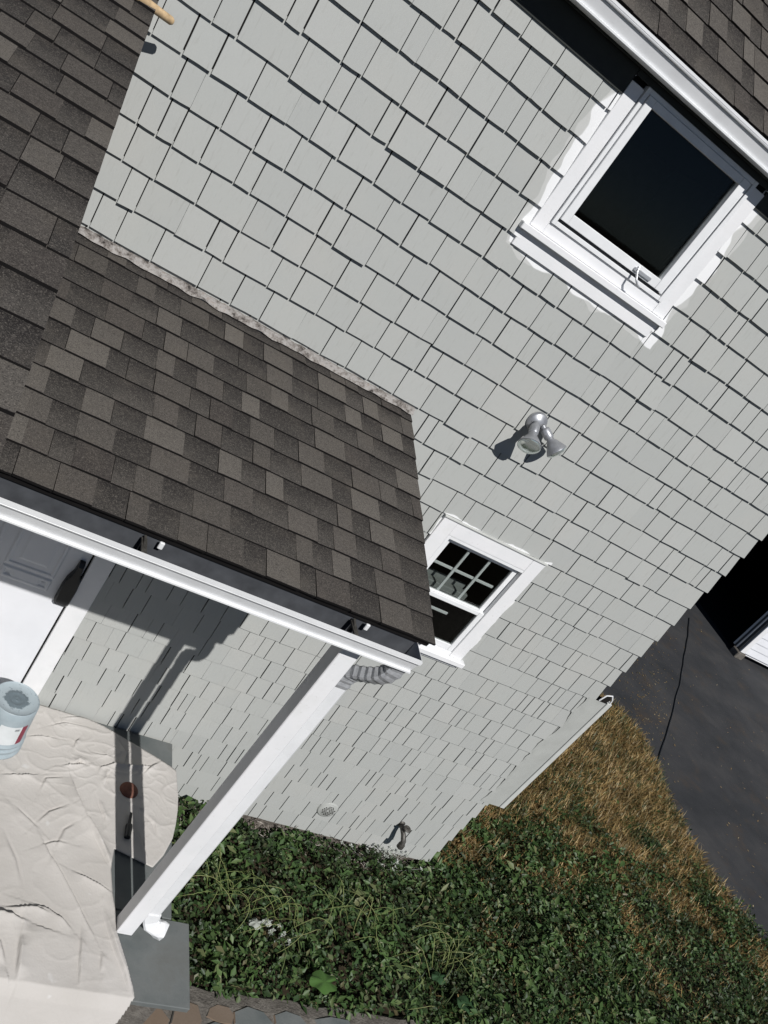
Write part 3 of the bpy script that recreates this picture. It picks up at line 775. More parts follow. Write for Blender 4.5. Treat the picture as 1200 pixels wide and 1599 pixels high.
mb = MB(); mb.lathe([(.004, 0), (.03, .002), (.034, .007), (.03, .012), (.004, .012)], s0 + Vector((0, -.085, .045)), (0, -.15, 1), 14); mb.build('valve_wheel', M['brass_dull'], sp)
mb = MB(); mb.tube([s0 + Vector((.035, -.125, -.09)), s0 + Vector((.037, -.127, -.125))], .03, 10); mb.build('hose_coupling', M['brass_dull'], sp)

# ---- wing at the left whose roof stands in front of the wall
LA = math.atan(L_TAN)
def place_l(x, s, n):
    y = L_YE + s * math.cos(LA); return (x, y - n * math.sin(LA), L_Z0 + L_TAN * y + n * math.cos(LA))
L_LEN = -L_YE / math.cos(LA)
mb = MB(); mb.hexa([place_l(-3, .012, -.04), place_l(L_X1 - .012, .012, -.04), place_l(L_X1 - .012, L_LEN - .004, -.04), place_l(-3, L_LEN - .004, -.04),
                    place_l(-3, .012, -.001), place_l(L_X1 - .012, .012, -.001), place_l(L_X1 - .012, L_LEN - .004, -.001), place_l(-3, L_LEN - .004, -.001)])
lroof = mb.build('wing_roof', M['asphalt_edge'], house)
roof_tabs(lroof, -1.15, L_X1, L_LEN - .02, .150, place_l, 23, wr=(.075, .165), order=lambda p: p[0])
mb = MB()
mb.hexa([place_l(L_X1 - .034, .02, -.16), place_l(L_X1 - .014, .02, -.16), place_l(L_X1 - .014, L_LEN - .02, -.16), place_l(L_X1 - .034, L_LEN - .02, -.16),
         place_l(L_X1 - .034, .02, -.042), place_l(L_X1 - .014, .02, -.042), place_l(L_X1 - .014, L_LEN - .02, -.042), place_l(L_X1 - .034, L_LEN - .02, -.042)])
mb.build('rake_board', M['trim'], house)
mb = MB(); mb.add([(XL - .02, -3.1, 0), (XL - .02, -.03, 0), (XL - .02, -.03, L_Z0 - .06), (XL - .02, -3.1, L_Z0 - 3.1 * L_TAN - .05), (-3, -3.1, 0), (-3, -.03, 0), (-3, -.03, L_Z0 - .06), (-3, -3.1, L_Z0 - 3.1 * L_TAN - .05)],
                  [(0, 1, 2, 3), (7, 6, 5, 4), (0, 3, 7, 4), (1, 5, 6, 2), (2, 6, 7, 3), (0, 4, 5, 1)])
mb.build('wing_wall', M['grey_paint'], house)

# =================================================================== FLOODLIGHT
fl0 = Vector((2.727, -.012, 3.80))
fl = thing('floodlight', 'silver twin floodlight mounted on the grey shingle wall', 'light', fl0)
mb = MB(); mb.lathe([(.0, .034), (.034, .033), (.040, .026), (.056, .022), (.062, .012), (.062, .0)], fl0, (0, -1, 0), 28); mb.tube([fl0 + Vector((.0, -.03, -.03)), fl0 + Vector((.0, -.055, -.045))], .012, 10); mb.tube([fl0 + Vector((-.04, -.024, .0)), fl0 + Vector((-.04, -.028, .0))], .005, 8); mb.tube([fl0 + Vector((.04, -.024, .0)), fl0 + Vector((.04, -.028, .0))], .005, 8); mb.build('base', M['cast_metal'], fl)
def lamp(dirv, rollv, ln=.085, k=1.0):
    d = Vector(dirv).normalized(); s = fl0 + Vector(rollv)
    mb = MB(); mb.tube([s, s + d * .02], .017, 12); mb.lathe([(.013, .015), (.026, .022), (.028, .03), (.028, ln), (.024, ln + .006), (.001, ln + .006)], s, d, 20)
    h = mb.build('lamp_holder', M['cast_metal'], fl)
    mb = MB(); mb.lathe([(.021 * k, ln + .004), (.022 * k, ln + .02), (.031 * k, ln + .03), (.050 * k, ln + .065), (.060 * k, ln + .085), (.060 * k, ln + .092)], s, d, 28); b = mb.build('bulb', M['cast_metal'], fl)
    mb = MB(); mb.lathe([(.0585 * k, ln + .093), (.050 * k, ln + .103), (.03 * k, ln + .110), (.001, ln + .112)], s, d, 28); mb.build('lens', M['lens'], b)
def make_lens():
    t = NT('lens'); t.col((0.70, 0.76, 0.73)).set(0.10, 0.7, 0.75); t.bump(t.noise(150, 2), .2, .003); M['lens'] = t.mat
make_lens()
lamp((-.16, -.80, -.58), (-.020, -.036, .004), .075, 1.12); lamp((.70, -.58, -.36), (.030, -.030, .006), .075, 1.0)

# =================================================================== PORCH FLOOR
FZ = 0.632
mb = MB(); mb.box(XL, 2.03, -1.80, -.03, -.05, FZ - .045)
pf = mb.build('porch_floor', M['mortar']); tag(pf, 'raised stone porch floor in front of the white door', None, None, 'structure')
def flag(x0, x1, y0, y1, z1=FZ, th=.04):
    mb = MB(); mb.bbox(x0, x1, y0, y1, z1 - th, z1, .004); mb.build('flagstone', M['stone'], pf)
flag(XL, .68, -.66, -.026); flag(.686, 1.38, -.66, -.026); flag(1.386, 2.055, -.70, -.026)
flag(XL, .68, -1.345, -.666); flag(.686, 1.38, -1.345, -.666); flag(1.386, 2.055, -1.345, -.706)
flag(XL, .70, -1.848, -1.351); flag(.706, 1.45, -1.848, -1.351); flag(1.456, 2.165, -1.848, -1.351)
# ---- lower walk of mortared stones along the bed
mb = MB(); nx_ = 70; rows = []
for i in range(nx_ + 1):
    x = 1.0 + 7.0 * i / nx_
    ye = -1.37 + .05 * noise.noise(Vector((x * 2.3, 0, 0))) + .03 * noise.noise(Vector((x * 9, 4, 0)))
    zz = .03 + .012 * noise.noise(Vector((x * 6, 2, 0)))
    rows.append([(x, ye + .05, -.03), (x, ye, zz), (x, ye - .10, .045 + .01 * noise.noise(Vector((x * 9, 8, 0)))), (x, ye - .3, .035), (x, -4.5, .03)])
for a, b in zip(rows[:-1], rows[1:]):
    for i in range(4): mb.add([a[i], b[i], b[i + 1], a[i + 1]], [(0, 1, 2, 3)], 0, True)
walk = mb.build('stone_walk', M['mortar']); tag(walk, 'mortared stone walk along the edge of the ground cover', None, None, 'structure')
rs = random.Random(3)
stone_px = [(232, 1588, .13, .07), (292, 1590, .10, .09), (345, 1583, .10, .06), (395, 1594, .12, .07), (455, 1596, .13, .06), (525, 1604, .15, .06), (345, 1622, .14, .08), (270, 1625, .14, .08), (420, 1630, .15, .09), (200, 1630, .15, .09), (500, 1640, .15, .09), (600, 1625, .15, .06)]
more_stones = [(4.35 + .36 * i + rs.uniform(-.03, .03), -1.62 - .30 * j + rs.uniform(-.02, .02), .165, .125) for i in range(9) for j in range(2)]
for (cx_, cy_, rx, ry) in more_stones + [(*PZ(u, v, .05)[:2], a, b) for u, v, a, b in stone_px]:
    n = 7; pr = []
    for i in range(n):
        a = 2 * math.pi * i / n; r = 1.08 + rs.uniform(-.22, .22); pr.append((cx_ + rx * r * math.cos(a), cy_ + ry * r * math.sin(a)))
    z1 = .050 + rs.uniform(0, .006); mb = MB()
    inner = [(cx_ + (x - cx_) * .93, cy_ + (y - cy_) * .93, z1) for x, y in pr]
    outer = [(x, y, z1 - .008) for x, y in pr]; low = [(x, y, .0) for x, y in pr]
    mb.add(inner, [tuple(range(n))])
    for r0, r1 in ((inner, outer), (outer, low)):
        for i in range(n): mb.add([r0[i], r0[(i + 1) % n], r1[(i + 1) % n], r1[i]], [(0, 1, 2, 3)])
    mb.build('flagstone', M['walk_stone'], walk)

# =================================================================== DROP CLOTH
outl_px = [(-70, 1068), (-30, 1076), (30, 1090), (68, 1096), (105, 1108), (138, 1124), (160, 1135), (180, 1147), (215, 1168), (245, 1186), (268, 1201), (274, 1206), (275, 1222), (277, 1245), (276, 1268), (273, 1290),
           (268, 1312), (254, 1338), (237, 1357), (218, 1348), (198, 1338), (177, 1328), (172, 1360), (174, 1395), (178, 1420), (179, 1440), (181, 1458), (190, 1485), (199, 1515), (206, 1543)]
outl = [tuple(PZ(u, v, FZ)[:2]) for u, v in outl_px]
yF = -1.842
outl += [(1.84, yF), (1.80, -1.95), (1.70, -2.06), (1.45, -2.18), (1.1, -2.25), (.55, -2.28), (.0, -2.28), (-.02, -.07)]
outl = [(min(max(x, -.03), 2.12), min(y, -.035)) for x, y in outl]
def seg_dist(px_, py_, ax, ay, bx, by):
    dx, dy = bx - ax, by - ay; L2 = dx * dx + dy * dy + 1e-12
    t = np.clip(((px_ - ax) * dx + (py_ - ay) * dy) / L2, 0, 1)
    qx, qy = ax + t * dx, ay + t * dy
    side = dx * (py_ - ay) - dy * (px_ - ax)
    return np.hypot(px_ - qx, py_ - qy), side, qx, qy
def inside(px_, py_, poly):
    c = np.zeros(px_.shape, bool); n = len(poly)
    for i in range(n):
        (x0, y0), (x1, y1) = poly[i], poly[(i + 1) % n]
        if y0 == y1: continue
        cond = ((y0 > py_) != (y1 > py_)) & (px_ < (x1 - x0) * (py_ - y0) / (y1 - y0) + x0); c ^= cond
    return c
step = .0065
gx = np.arange(-.05, 2.16, step); gy = np.arange(-2.32, 0.0, step)
GX, GY = np.meshgrid(gx, gy)
IN = inside(GX, GY, outl)
Hh = np.full(GX.shape, .014)
creases = [  # pixel polyline, height, width, sharp side
    ([(57, 1303), (72, 1335), (92, 1368), (112, 1405), (132, 1445), (150, 1476)], .030, .035, 1),
    ([(108, 1215), (118, 1250), (130, 1280), (147, 1305), (168, 1338)], .050, .045, 1),
    ([(112, 1196), (122, 1190), (134, 1196)], .03, .02, -1),
    ([(140, 1300), (158, 1330), (172, 1358)], .03, .03, -1),
    ([(108, 1362), (130, 1374), (152, 1386), (176, 1400)], .026, .03, 1),
    ([(158, 1420), (168, 1452), (180, 1490), (194, 1525), (203, 1558)], .034, .035, -1),
    ([(0, 1419), (22, 1423), (48, 1421), (78, 1432)], .030, .03, 1),
    ([(40, 1412), (72, 1424), (96, 1441), (112, 1458)], .026, .035, 1),
    ([(126, 1450), (123, 1500), (122, 1548)], .022, .025, -1),
    ([(157, 1490), (156, 1522)], .014, .025, -1),
    ([(0, 1212), (30, 1215), (60, 1213)], .026, .025, 1), ([(95, 1199), (118, 1198), (135, 1196)], .028, .02, 1),
    ([(150, 1215), (155, 1202), (178, 1196), (204, 1199), (232, 1200), (246, 1192)], .030, .02, 1),
    ([(222, 1212), (236, 1200), (248, 1193)], .018, .015, 1),
    ([(40, 1153), (62, 1153), (90, 1157)], .022, .02, 1), ([(113, 1172), (117, 1162), (124, 1154)], .018, .015, 1),
    ([(96, 1123), (126, 1122)], .014, .014, 1), ([(70, 1138), (100, 1132), (140, 1140)], .012, .03, 1), ([(140, 1178), (178, 1186)], .012, .02, 1),
    ([(162, 1232), (164, 1212), (172, 1204)], .022, .014, -1), ([(152, 1250), (162, 1278), (162, 1290)], .018, .014, -1),
    ([(222, 1270), (240, 1290), (246, 1310)], .012, .03, -1), ([(60, 1240), (70, 1220), (100, 1218)], .014, .03, 1), ([(20, 1262), (60, 1300)], .01, .05, 1), ([(55, 1290), (75, 1272), (105, 1262)], .014, .04, 1),
    ([(-60, 1425), (0, 1432), (44, 1446)], .050, .06, 1), ([(30, 1462), (27, 1500), (24, 1536)], .040, .04, -1), ([(-40, 1460), (-5, 1475), (5, 1510)], .03, .06, 1), ([(200, 1290), (216, 1310), (230, 1345)], .012, .02, 1), ([(186, 1160), (196, 1180), (192, 1198)], .02, .014, 1), ([(60, 1325), (85, 1318), (104, 1322)], .012, .03, 1),
    ([(0, 1300), (20, 1345), (30, 1390)], .010, .07, 1), ([(85, 1330), (100, 1300), (118, 1290)], .012, .05, 1)]
for pl, h, w, sg in creases:
    q = [tuple(PZ(u, v, FZ)[:2]) for u, v in pl]
    best = np.full(GX.shape, 9.0); sd_ = np.zeros(GX.shape); ex0 = np.hypot(GX - q[0][0], GY - q[0][1]); ex1 = np.hypot(GX - q[-1][0], GY - q[-1][1]); Lq = sum(math.dist(q[i], q[i + 1]) for i in range(len(q) - 1))
    for i in range(len(q) - 1):
        dd, s_, qx, qy = seg_dist(GX, GY, *q[i], *q[i + 1]); mk = dd < best
        best[mk] = dd[mk]; sd_[mk] = s_[mk]
    ww = np.where(sd_ * sg > 0, w * .22, w * 1.5)
    fade = np.clip(np.minimum(ex0, ex1) / (Lq * .3 + 1e-6), .12, 1)
    Hh += .85 * h * fade * np.exp(-best / ww * 1.3)
    Hh -= np.where(sd_ * sg > 0, .007 * fade * np.exp(-((best - w * .22 - .003) / .005) ** 2), 0)
V3 = [[0] * len(gx) for _ in gy]
wr = np.zeros(GX.shape)
for j in range(len(gy)):
    for i in range(len(gx)):
        if IN[j, i] or True:
            x, y = gx[i], gy[j]
            wx = x + .10 * noise.noise(Vector((x * 2.2, y * 2.2, 5))); wy = y + .10 * noise.noise(Vector((x * 2.2, y * 2.2, 9)))
            a = 1 - abs(noise.noise(Vector((wx * 3.2 + wy * 1.6, wy * 5.6 - wx * 1.0, 1)))) * 2
            b = 1 - abs(noise.noise(Vector((wx * 8.0, wy * 9.5, 3)))) * 2
            up_ = min(1, max(.0, (y + 1.0) / .45))
            wr[j, i] = .0010 * max(a, 0) ** 4 + (.0012 + .003 * up_) * max(a, 0) ** 12 + .004 * up_ * max(b, 0) ** 14 + .003 * noise.noise(Vector((x * 1.7, y * 1.7, 2)))
Hh += np.maximum(wr, -.004)
# drape over the front edge of the floor
over = np.clip(yF - GY, 0, None)
Zc = FZ + Hh - np.where(over > 0, np.minimum(over * 1.15, .52), 0)
Yc = np.where(over > 0, yF - .02 * np.minimum(over / .05, 1) - over * .55, GY)
keep = IN
idx = -np.ones(GX.shape, int); verts = []; faces = []
quad = keep[:-1, :-1] & keep[1:, :-1] & keep[:-1, 1:] & keep[1:, 1:]
used = np.zeros(GX.shape, bool)
used[:-1, :-1] |= quad; used[1:, :-1] |= quad; used[:-1, 1:] |= quad; used[1:, 1:] |= quad
cnt = np.zeros(GX.shape, int); cnt[:-1, :-1] += quad; cnt[1:, :-1] += quad; cnt[:-1, 1:] += quad; cnt[1:, 1:] += quad
for j, i in zip(*np.nonzero(used)):
    x, y, z = GX[j, i], Yc[j, i], Zc[j, i]
    if cnt[j, i] < 4 and over[j, i] == 0:
        bd = 9; bq = (x, y)
        for k_ in range(len(outl)):
            a, b = outl[k_], outl[(k_ + 1) % len(outl)]
            dd, _, qx, qy = seg_dist(np.array(x), np.array(GY[j, i]), *a, *b)
            if dd < bd: bd = float(dd); bq = (float(qx), float(qy))
        if bd < .03: x, y = bq
        z = min(z, FZ + .016) if GY[j, i] > yF + .03 else z
    idx[j, i] = len(verts); verts.append((x, y, z))
for j, i in zip(*np.nonzero(quad)): faces.append((idx[j, i], idx[j, i + 1], idx[j + 1, i + 1], idx[j + 1, i]))
mb = MB(); mb.add(verts, faces, 0, True)
cloth = mb.build('drop_cloth', M['cloth']); tag(cloth, 'wrinkled beige canvas drop cloth spread over the porch floor', 'drop cloth')
so = cloth.modifiers.new('thickness', 'SOLIDIFY'); so.thickness = .003; so.offset = -1

# =================================================================== BUCKET (upside down)
bk0 = Vector((.895, -.395, FZ + .012)); bh = .365; rt, rb = .134, .152
bk = thing('bucket', 'pale blue grey upside down paint bucket with a paint stained base', 'bucket', bk0)
def make_bucket_mats():
    t = NT('bucket_plastic'); f = t.noise(9, 5)
    t.col(t.ramp(f, [(.35, (.30, .36, .39)), (.7, (.38, .44, .47))])).set(.45, .4); M['bucket'] = t.mat
    t = NT('bucket_base'); v = t.n('ShaderNodeTexCoord')
    g = t.n('ShaderNodeNewGeometry'); sub = t.n('ShaderNodeVectorMath', operation='SUBTRACT'); t.l(g.outputs['Position'], sub.inputs[0]); sub.inputs[1].default_value = (bk0.x, bk0.y, bk0.z + bh)
    ln = t.n('ShaderNodeVectorMath', operation='LENGTH'); t.l(sub.outputs[0], ln.inputs[0])
    d = t.math('ADD', ln.outputs['Value'], t.math('MULTIPLY', t.math('SUBTRACT', t.noise(28, 5, .6), .5), .07))
    fk = t.noise(45, 4, .7)
    c = t.mix((.36, .42, .45), (.13, .165, .185), t.ramp(d, [(.068, (1, 1, 1)), (.072, (0, 0, 0))]))
    c = t.mix(c, (.20, .24, .27), t.ramp(fk, [(.60, (0, 0, 0)), (.64, (.9, .9, .9))]))
    t.col(c).set(.5, .4); M['bucket_base'] = t.mat
make_bucket_mats()
mb = MB(); prof = [(rt - .006, bh), (rt, bh - .006)]
for hh in (.30, .2, .13): prof.append((rt + (rb - rt) * (1 - hh / bh), hh))
for hh, dr in ((.098, 0), (.096, .007), (.090, .007), (.088, 0), (.062, 0), (.060, .009), (.052, .009), (.050, 0.001), (.018, .001), (.016, .010), (.0, .010), (.0, -.004)):
    prof.append((rt + (rb - rt) * (1 - hh / bh) + dr, hh))
mb.lathe(prof, bk0, n=48); mb.build('body', M['bucket'], bk)
mb = MB(); mb.lathe([(.0005, bh - .008), (.008, bh - .003), (.016, bh - .003), (.022, bh - .008), (.040, bh - .008), (.045, bh - .004), (.055, bh - .004), (.06, bh - .008), (rt - .012, bh - .008), (rt - .006, bh + .0005)], bk0, n=48); mb.build('base_disc', M['bucket_base'], bk)
def patch(name, a0, a1, h0, h1, mat, off=.0012):
    mb = MB(); n = 14; V = []
    for i in range(n + 1):
        a = a0 + (a1 - a0) * i / n
        for hh in (h0, h1):
            r = rt + (rb - rt) * (1 - hh / bh) + off; V.append(bk0 + Vector((r * math.cos(a), r * math.sin(a), hh)))
    mb.add(V, [(2 * i, 2 * i + 2, 2 * i + 3, 2 * i + 1) for i in range(n)], 0, True); mb.build(name, mat, bk)
simple('label_white', (.62, .65, .66), .5, .3, var=.05); simple('label_red', (.22, .03, .055), .5, .3, var=.15); simple('label_grey', (.12, .13, .14), .5, .3)
rd = math.radians
patch('label', rd(-105), rd(-52), .12, .27, M['label_white']); patch('label_stripe', rd(-52), rd(-36), .12, .27, M['label_red'])
for i, (a, b) in enumerate(((-62, -60), (-64.5, -63), (-67, -65.5), (-69, -68), (-58.5, -57.5))): patch('barcode_bar', rd(a), rd(b), .238, .255, M['label_grey'], .002)

# =================================================================== SMALL THINGS
s_a = PY(205, -14, -.23); s_b = PY(270, 34, -.15)
mb = MB(); mb.tube([s_a + (s_a - s_b) * 1.2, s_a, s_a.lerp(s_b, .5), s_b.lerp(s_a, .04), s_b], [.017, .017, .017, .016, .011], 10)
st = mb.build('wood_stick', M['wood_stick'], origin=s_b); tag(st, 'pale wooden stick poking past the left roof edge near the wall', 'stick')
# cable on the drive
cpx = [(1077, 965), (1075, 990), (1070, 1020), (1066, 1050), (1058, 1085), (1048, 1125), (1038, 1160), (1029, 1185), (1019, 1203)]
cp = [PZ(u, v, .024) for u, v in cpx]; cp = [Vector((p[0] + .03 * noise.noise(Vector((p[1] * 2.1, 3, 1))), p[1], .020)) for p in [Vector((*q, 0)) for q in smooth_poly([(p.x, p.y) for p in cp], 2)]]
mb = MB(); mb.tube(cp, .011, 6); cb_ = mb.build('cable', M['black_plastic']); tag(cb_, 'thin black cable lying across the asphalt driveway', 'cable')
sx_ = [PZ(u, v, .02) for u, v in ((1108, 1366), (1128, 1386), (1148, 1408), (1164, 1428), (1178, 1446))]
mb = MB(); mb.tube([(p.x, p.y, .019) for p in sx_], [.004, .012, .009, .011, .003], 6); o = mb.build('plastic_strip', M['label_pale']); tag(o, 'pale plastic strip lying on the asphalt at the lawn edge', 'strip')
# lump and brush on the cloth in the post shadow
simple('terracotta', (.16, .075, .055), .8, .2, var=.2, scale=30)
c0 = PZ(203, 1232, FZ + .03); mb = MB()
mb.lathe([(.0005, .030), (.030, .029), (.046, .024), (.060, .008), (.062, .0)], (c0.x, c0.y, FZ + .012), n=20)
o = mb.build('clay_saucer', M['terracotta']); tag(o, 'small rusty brown clay saucer upside down on the drop cloth', 'saucer')
a = PZ(205, 1270, FZ + .03); b = PZ(199, 1308, FZ + .03); mb = MB()
mb.tube([a, a.lerp(b, .3), a.lerp(b, .5)], [.008, .010, .012], 8); mb.tube([a.lerp(b, .48), a.lerp(b, .55), b], [.018, .022, .020], 8)
o = mb.build('paint_brush', M['black_plastic']); tag(o, 'short black paint brush lying on the drop cloth', 'brush')

# =================================================================== GARAGE
gar = thing('garage', 'detached white garage with one dark open bay beyond the driveway', 'garage', (17.5, 8.0, 0))
GX0 = 14.42
GY0 = 7.06
mb = MB(); mb.box(GX0, GX0 + .12, 11.4, 13.0, 0, 3.2); mb.box(GX0, GX0 + .12, 7.30, 11.4, 2.35, 3.2); mb.box(GX0, GX0 + .12, GY0, 7.3, 0.15, 3.2)
mb.box(GX0 + .12, 20.5, 12.88, 13.0, 0, 3.2); mb.box(GX0 + .12, 20.5, GY0 + .01, GY0 + .12, 0.12, 3.2); mb.box(20.38, 20.5, GY0 + .12, 12.88, 0, 3.2)
mb.build('wall', M['trim'], gar)
for i in range(20):      # clapboards on the sunlit side
    z0 = .17 + i * .15; mb = MB()
    mb.hexa([(GX0 + .11, GY0 - .020, z0), (20.5, GY0 - .020, z0), (20.5, GY0 + .009, z0), (GX0 + .11, GY0 + .009, z0), (GX0 + .11, GY0 - .004, z0 + .149), (20.5, GY0 - .004, z0 + .149), (20.5, GY0 + .009, z0 + .149), (GX0 + .11, GY0 + .009, z0 + .149)])
    mb.build('clapboard', M['door_paint'], gar)
mb = MB(); mb.bbox(GX0 - .02, GX0 + .109, GY0 - .03, GY0 - .001, .16, 3.18, .005); mb.build('corner_board', M['trim'], gar)
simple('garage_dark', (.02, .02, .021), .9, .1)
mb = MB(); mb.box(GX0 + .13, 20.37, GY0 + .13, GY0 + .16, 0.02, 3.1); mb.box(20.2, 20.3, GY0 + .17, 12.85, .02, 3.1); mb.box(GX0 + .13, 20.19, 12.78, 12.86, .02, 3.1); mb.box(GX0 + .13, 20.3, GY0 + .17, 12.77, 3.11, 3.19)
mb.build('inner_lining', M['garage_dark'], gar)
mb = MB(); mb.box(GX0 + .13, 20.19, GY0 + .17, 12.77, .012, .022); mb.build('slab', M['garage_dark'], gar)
for k_, (y0_, y1_, mt) in enumerate(((7.255, 7.30, 'trim'), (7.205, 7.245, 'dark_track'), (7.165, 7.20, 'trim'), (7.09, 7.155, 'dark_track'))):
    mb = MB(); mb.bbox(GX0 - .03 - .006 * (k_ % 2 == 0), GX0 - .002, y0_, y1_, .16, 2.38, .004); mb.build('jamb_strip', M[mt], gar)
mb = MB(); mb.bbox(GX0 - .07, GX0 + .16, GY0 - .06, 7.22, .0, .155, .02); mb.build('stone_block', M['mortar'], gar)
mb = MB(); mb.hexa([(14.0, 6.8, 3.22), (17.5, 6.8, 4.9), (17.5, 13.3, 4.9), (14.0, 13.3, 3.22), (14.0, 6.8, 3.32), (17.5, 6.8, 5.0), (17.5, 13.3, 5.0), (14.0, 13.3, 3.32)])
mb.hexa([(17.501, 6.8, 4.9), (21, 6.8, 3.22), (21, 13.3, 3.22), (17.501, 13.3, 4.9), (17.501, 6.8, 5.0), (21, 6.8, 3.32), (21, 13.3, 3.32), (17.501, 13.3, 5.0)]); mb.build('roof', M['asphalt'], gar)

# =================================================================== PLANTS
def in_bed(x, y):     # open ground of the bed and lawn
    ok = ~((x < 2.10) | (y < -1.40))
    ok &= ~((x < XR + .03) & (y > -.02))
    ex = np.interp(y, [p[1] for p in edge_s[:len(edge_s) - 6]], [p[0] for p in edge_s[:len(edge_s) - 6]])
    ok &= x < ex + .03
    ok &= y < 3.9 - .0 * x
    return ok
def vnoise(x, y, s, seed): return np.array([noise.noise(Vector((a * s, b * s, seed))) for a, b in zip(x, y)])
def dryness(x, y):    # 0 green bed .. 1 scorched lawn
    t = (y - (.42 + .02 * (x - 5.9))) / .8
    t = np.minimum(t, (x - 5.35) / .5)
    return t
def leaves(n, xr, yr, size, zfun, keep, mat, name, label, fold=.35, narrow=.62, tilt=.55, seed=0):
    r = np.random.default_rng(seed)
    x = r.uniform(*xr, n); y = r.uniform(*yr, n); ok = in_bed(x, y); x, y = x[ok], y[ok]
    k = keep(x, y, r); x, y = x[k], y[k]; n = len(x)
    z = zfun(x, y, r); L = size * (.55 + 1.0 * r.random(n) ** 1.6); W = L * narrow * r.uniform(.8, 1.2, n)
    az = r.uniform(0, 2 * np.pi, n); pit = r.normal(0, tilt, n) - .2; rol = r.normal(0, tilt, n)
    dx = np.stack([np.cos(az) * np.cos(pit), np.sin(az) * np.cos(pit), np.sin(pit)], 1)
    s0 = np.stack([-np.sin(az), np.cos(az), np.zeros(n)], 1); nn = np.cross(dx, s0)
    sx = s0 * np.cos(rol)[:, None] + nn * np.sin(rol)[:, None]; nn = np.cross(dx, sx)
    c = np.stack([x, y, z], 1)
    p0 = c; p2 = c + dx * L[:, None] - nn * (L * .12)[:, None]; m = c + dx * (L * .45)[:, None]
    p1 = m + sx * (W * .5)[:, None] + nn * (W * fold * .4)[:, None]; p3 = m - sx * (W * .5)[:, None] + nn * (W * fold * .4)[:, None]
    V = np.stack([p0, p1, p2, p3], 1).reshape(-1, 3); b = np.arange(n) * 4
    F = np.stack([np.stack([b, b + 1, b + 2], 1), np.stack([b, b + 2, b + 3], 1)], 1).reshape(-1, 3)
    me = bpy.data.meshes.new(name); me.vertices.add(len(V)); me.vertices.foreach_set('co', V.ravel()); me.loops.add(len(F) * 3); me.loops.foreach_set('vertex_index', F.ravel())
    me.polygons.add(len(F)); me.polygons.foreach_set('loop_start', np.arange(0, len(F) * 3, 3)); me.polygons.foreach_set('loop_total', np.full(len(F), 3)); me.materials.append(mat); me.update(calc_edges=True)
    o = bpy.data.objects.new(name, me); link(o); tag(o, label, None, None, 'stuff'); return o
def mound(x, y): return .11 + .09 * vnoise(x, y, 2.1, 1) + .09 * vnoise(x, y, 5.0, 2)
leaves(100000, (2.05, 10.6), (-1.5, 3.0), .042, lambda x, y, r: np.clip(mound(x, y), .015, .3) * r.uniform(.25, 1.0, len(x)) ** .6 * np.clip(1.15 - .5 * np.clip(dryness(x, y), 0, 1), .3, 1.2),
       lambda x, y, r: (r.random(len(x)) > np.clip(dryness(x, y) * .7 + .32 + 1.1 * vnoise(x, y, 2.0, 4), 0, .94)) & (r.random(len(x)) < np.where(x > 7, .65, 1)), M['cover_leaf'], 'ground_cover', 'dense dark green ground cover in the bed along the house', seed=1)
leaves(16000, (2.05, 7.5), (-1.5, 1.6), .075, lambda x, y, r: np.clip(mound(x, y), .03, .3) * r.uniform(.7, 1.25, len(x)),
       lambda x, y, r: (vnoise(x, y, 3.1, 21) + .25 * r.random(len(x)) > .22) & (dryness(x, y) < .4), M['weed_leaf'], 'weed_leaves', 'brighter larger weed leaves growing up through the ground cover', narrow=.42, tilt=.5, seed=8)
def blades(n, xr, yr, hgt, keep, mat, name, label, seed):
    r = np.random.default_rng(seed)
    x = r.uniform(*xr, n); y = r.uniform(*yr, n); ok = in_bed(x, y); x, y = x[ok], y[ok]; k = keep(x, y, r); x, y = x[k], y[k]; n = len(x)
    az = r.uniform(0, 2 * np.pi, n); L = hgt * r.uniform(.4, 1.7, n); lean = r.uniform(.3, 1.5, n)
    d = np.stack([np.cos(az) * np.sin(lean), np.sin(az) * np.sin(lean), np.cos(lean)], 1); s = np.stack([-np.sin(az), np.cos(az), np.zeros(n)], 1) * r.uniform(.0018, .0042, n)[:, None]
    c = np.stack([x, y, r.uniform(0, .03, n)], 1); mid = c + d * (L * .55)[:, None]; tip = c + d * L[:, None]; tip[:, 2] -= L * .22 * np.sin(lean); tip[:, 2] = np.maximum(tip[:, 2], .012)
    V = np.stack([c - s, c + s, mid + s, mid - s, tip], 1).reshape(-1, 3); b = np.arange(n) * 5
    F = np.stack([np.stack([b, b + 1, b + 2], 1), np.stack([b, b + 2, b + 3], 1), np.stack([b + 3, b + 2, b + 4], 1)], 1).reshape(-1, 3)
    me = bpy.data.meshes.new(name); me.vertices.add(len(V)); me.vertices.foreach_set('co', V.ravel()); me.loops.add(len(F) * 3); me.loops.foreach_set('vertex_index', F.ravel())
    me.polygons.add(len(F)); me.polygons.foreach_set('loop_start', np.arange(0, len(F) * 3, 3)); me.polygons.foreach_set('loop_total', np.full(len(F), 3)); me.materials.append(mat); me.update(calc_edges=True)
    o = bpy.data.objects.new(name, me); link(o); tag(o, label, None, None, 'stuff'); return o
blades(140000, (4.7, 10.6), (-1.2, 3.9), .10, lambda x, y, r: (r.random(len(x)) < np.clip(dryness(x, y) * .5 + .4 + 1.3 * vnoise(x, y, 2.0, 4) + .9 * vnoise(x, y, 7.0, 14), .04, 1)), M['dry_grass'], 'dry_grass', 'scorched straw coloured grass between the house and the driveway', 2)
blades(70000, (4.2, 10.6), (-1.4, 3.9), .11, lambda x, y, r: (r.random(len(x)) < np.clip(.38 - .9 * vnoise(x, y, 2.0, 4) + .5 * vnoise(x, y, 6, 9), .05, 1)), M['green_grass'], 'green_grass', 'green grass tufts mixed into the dry lawn', 3)
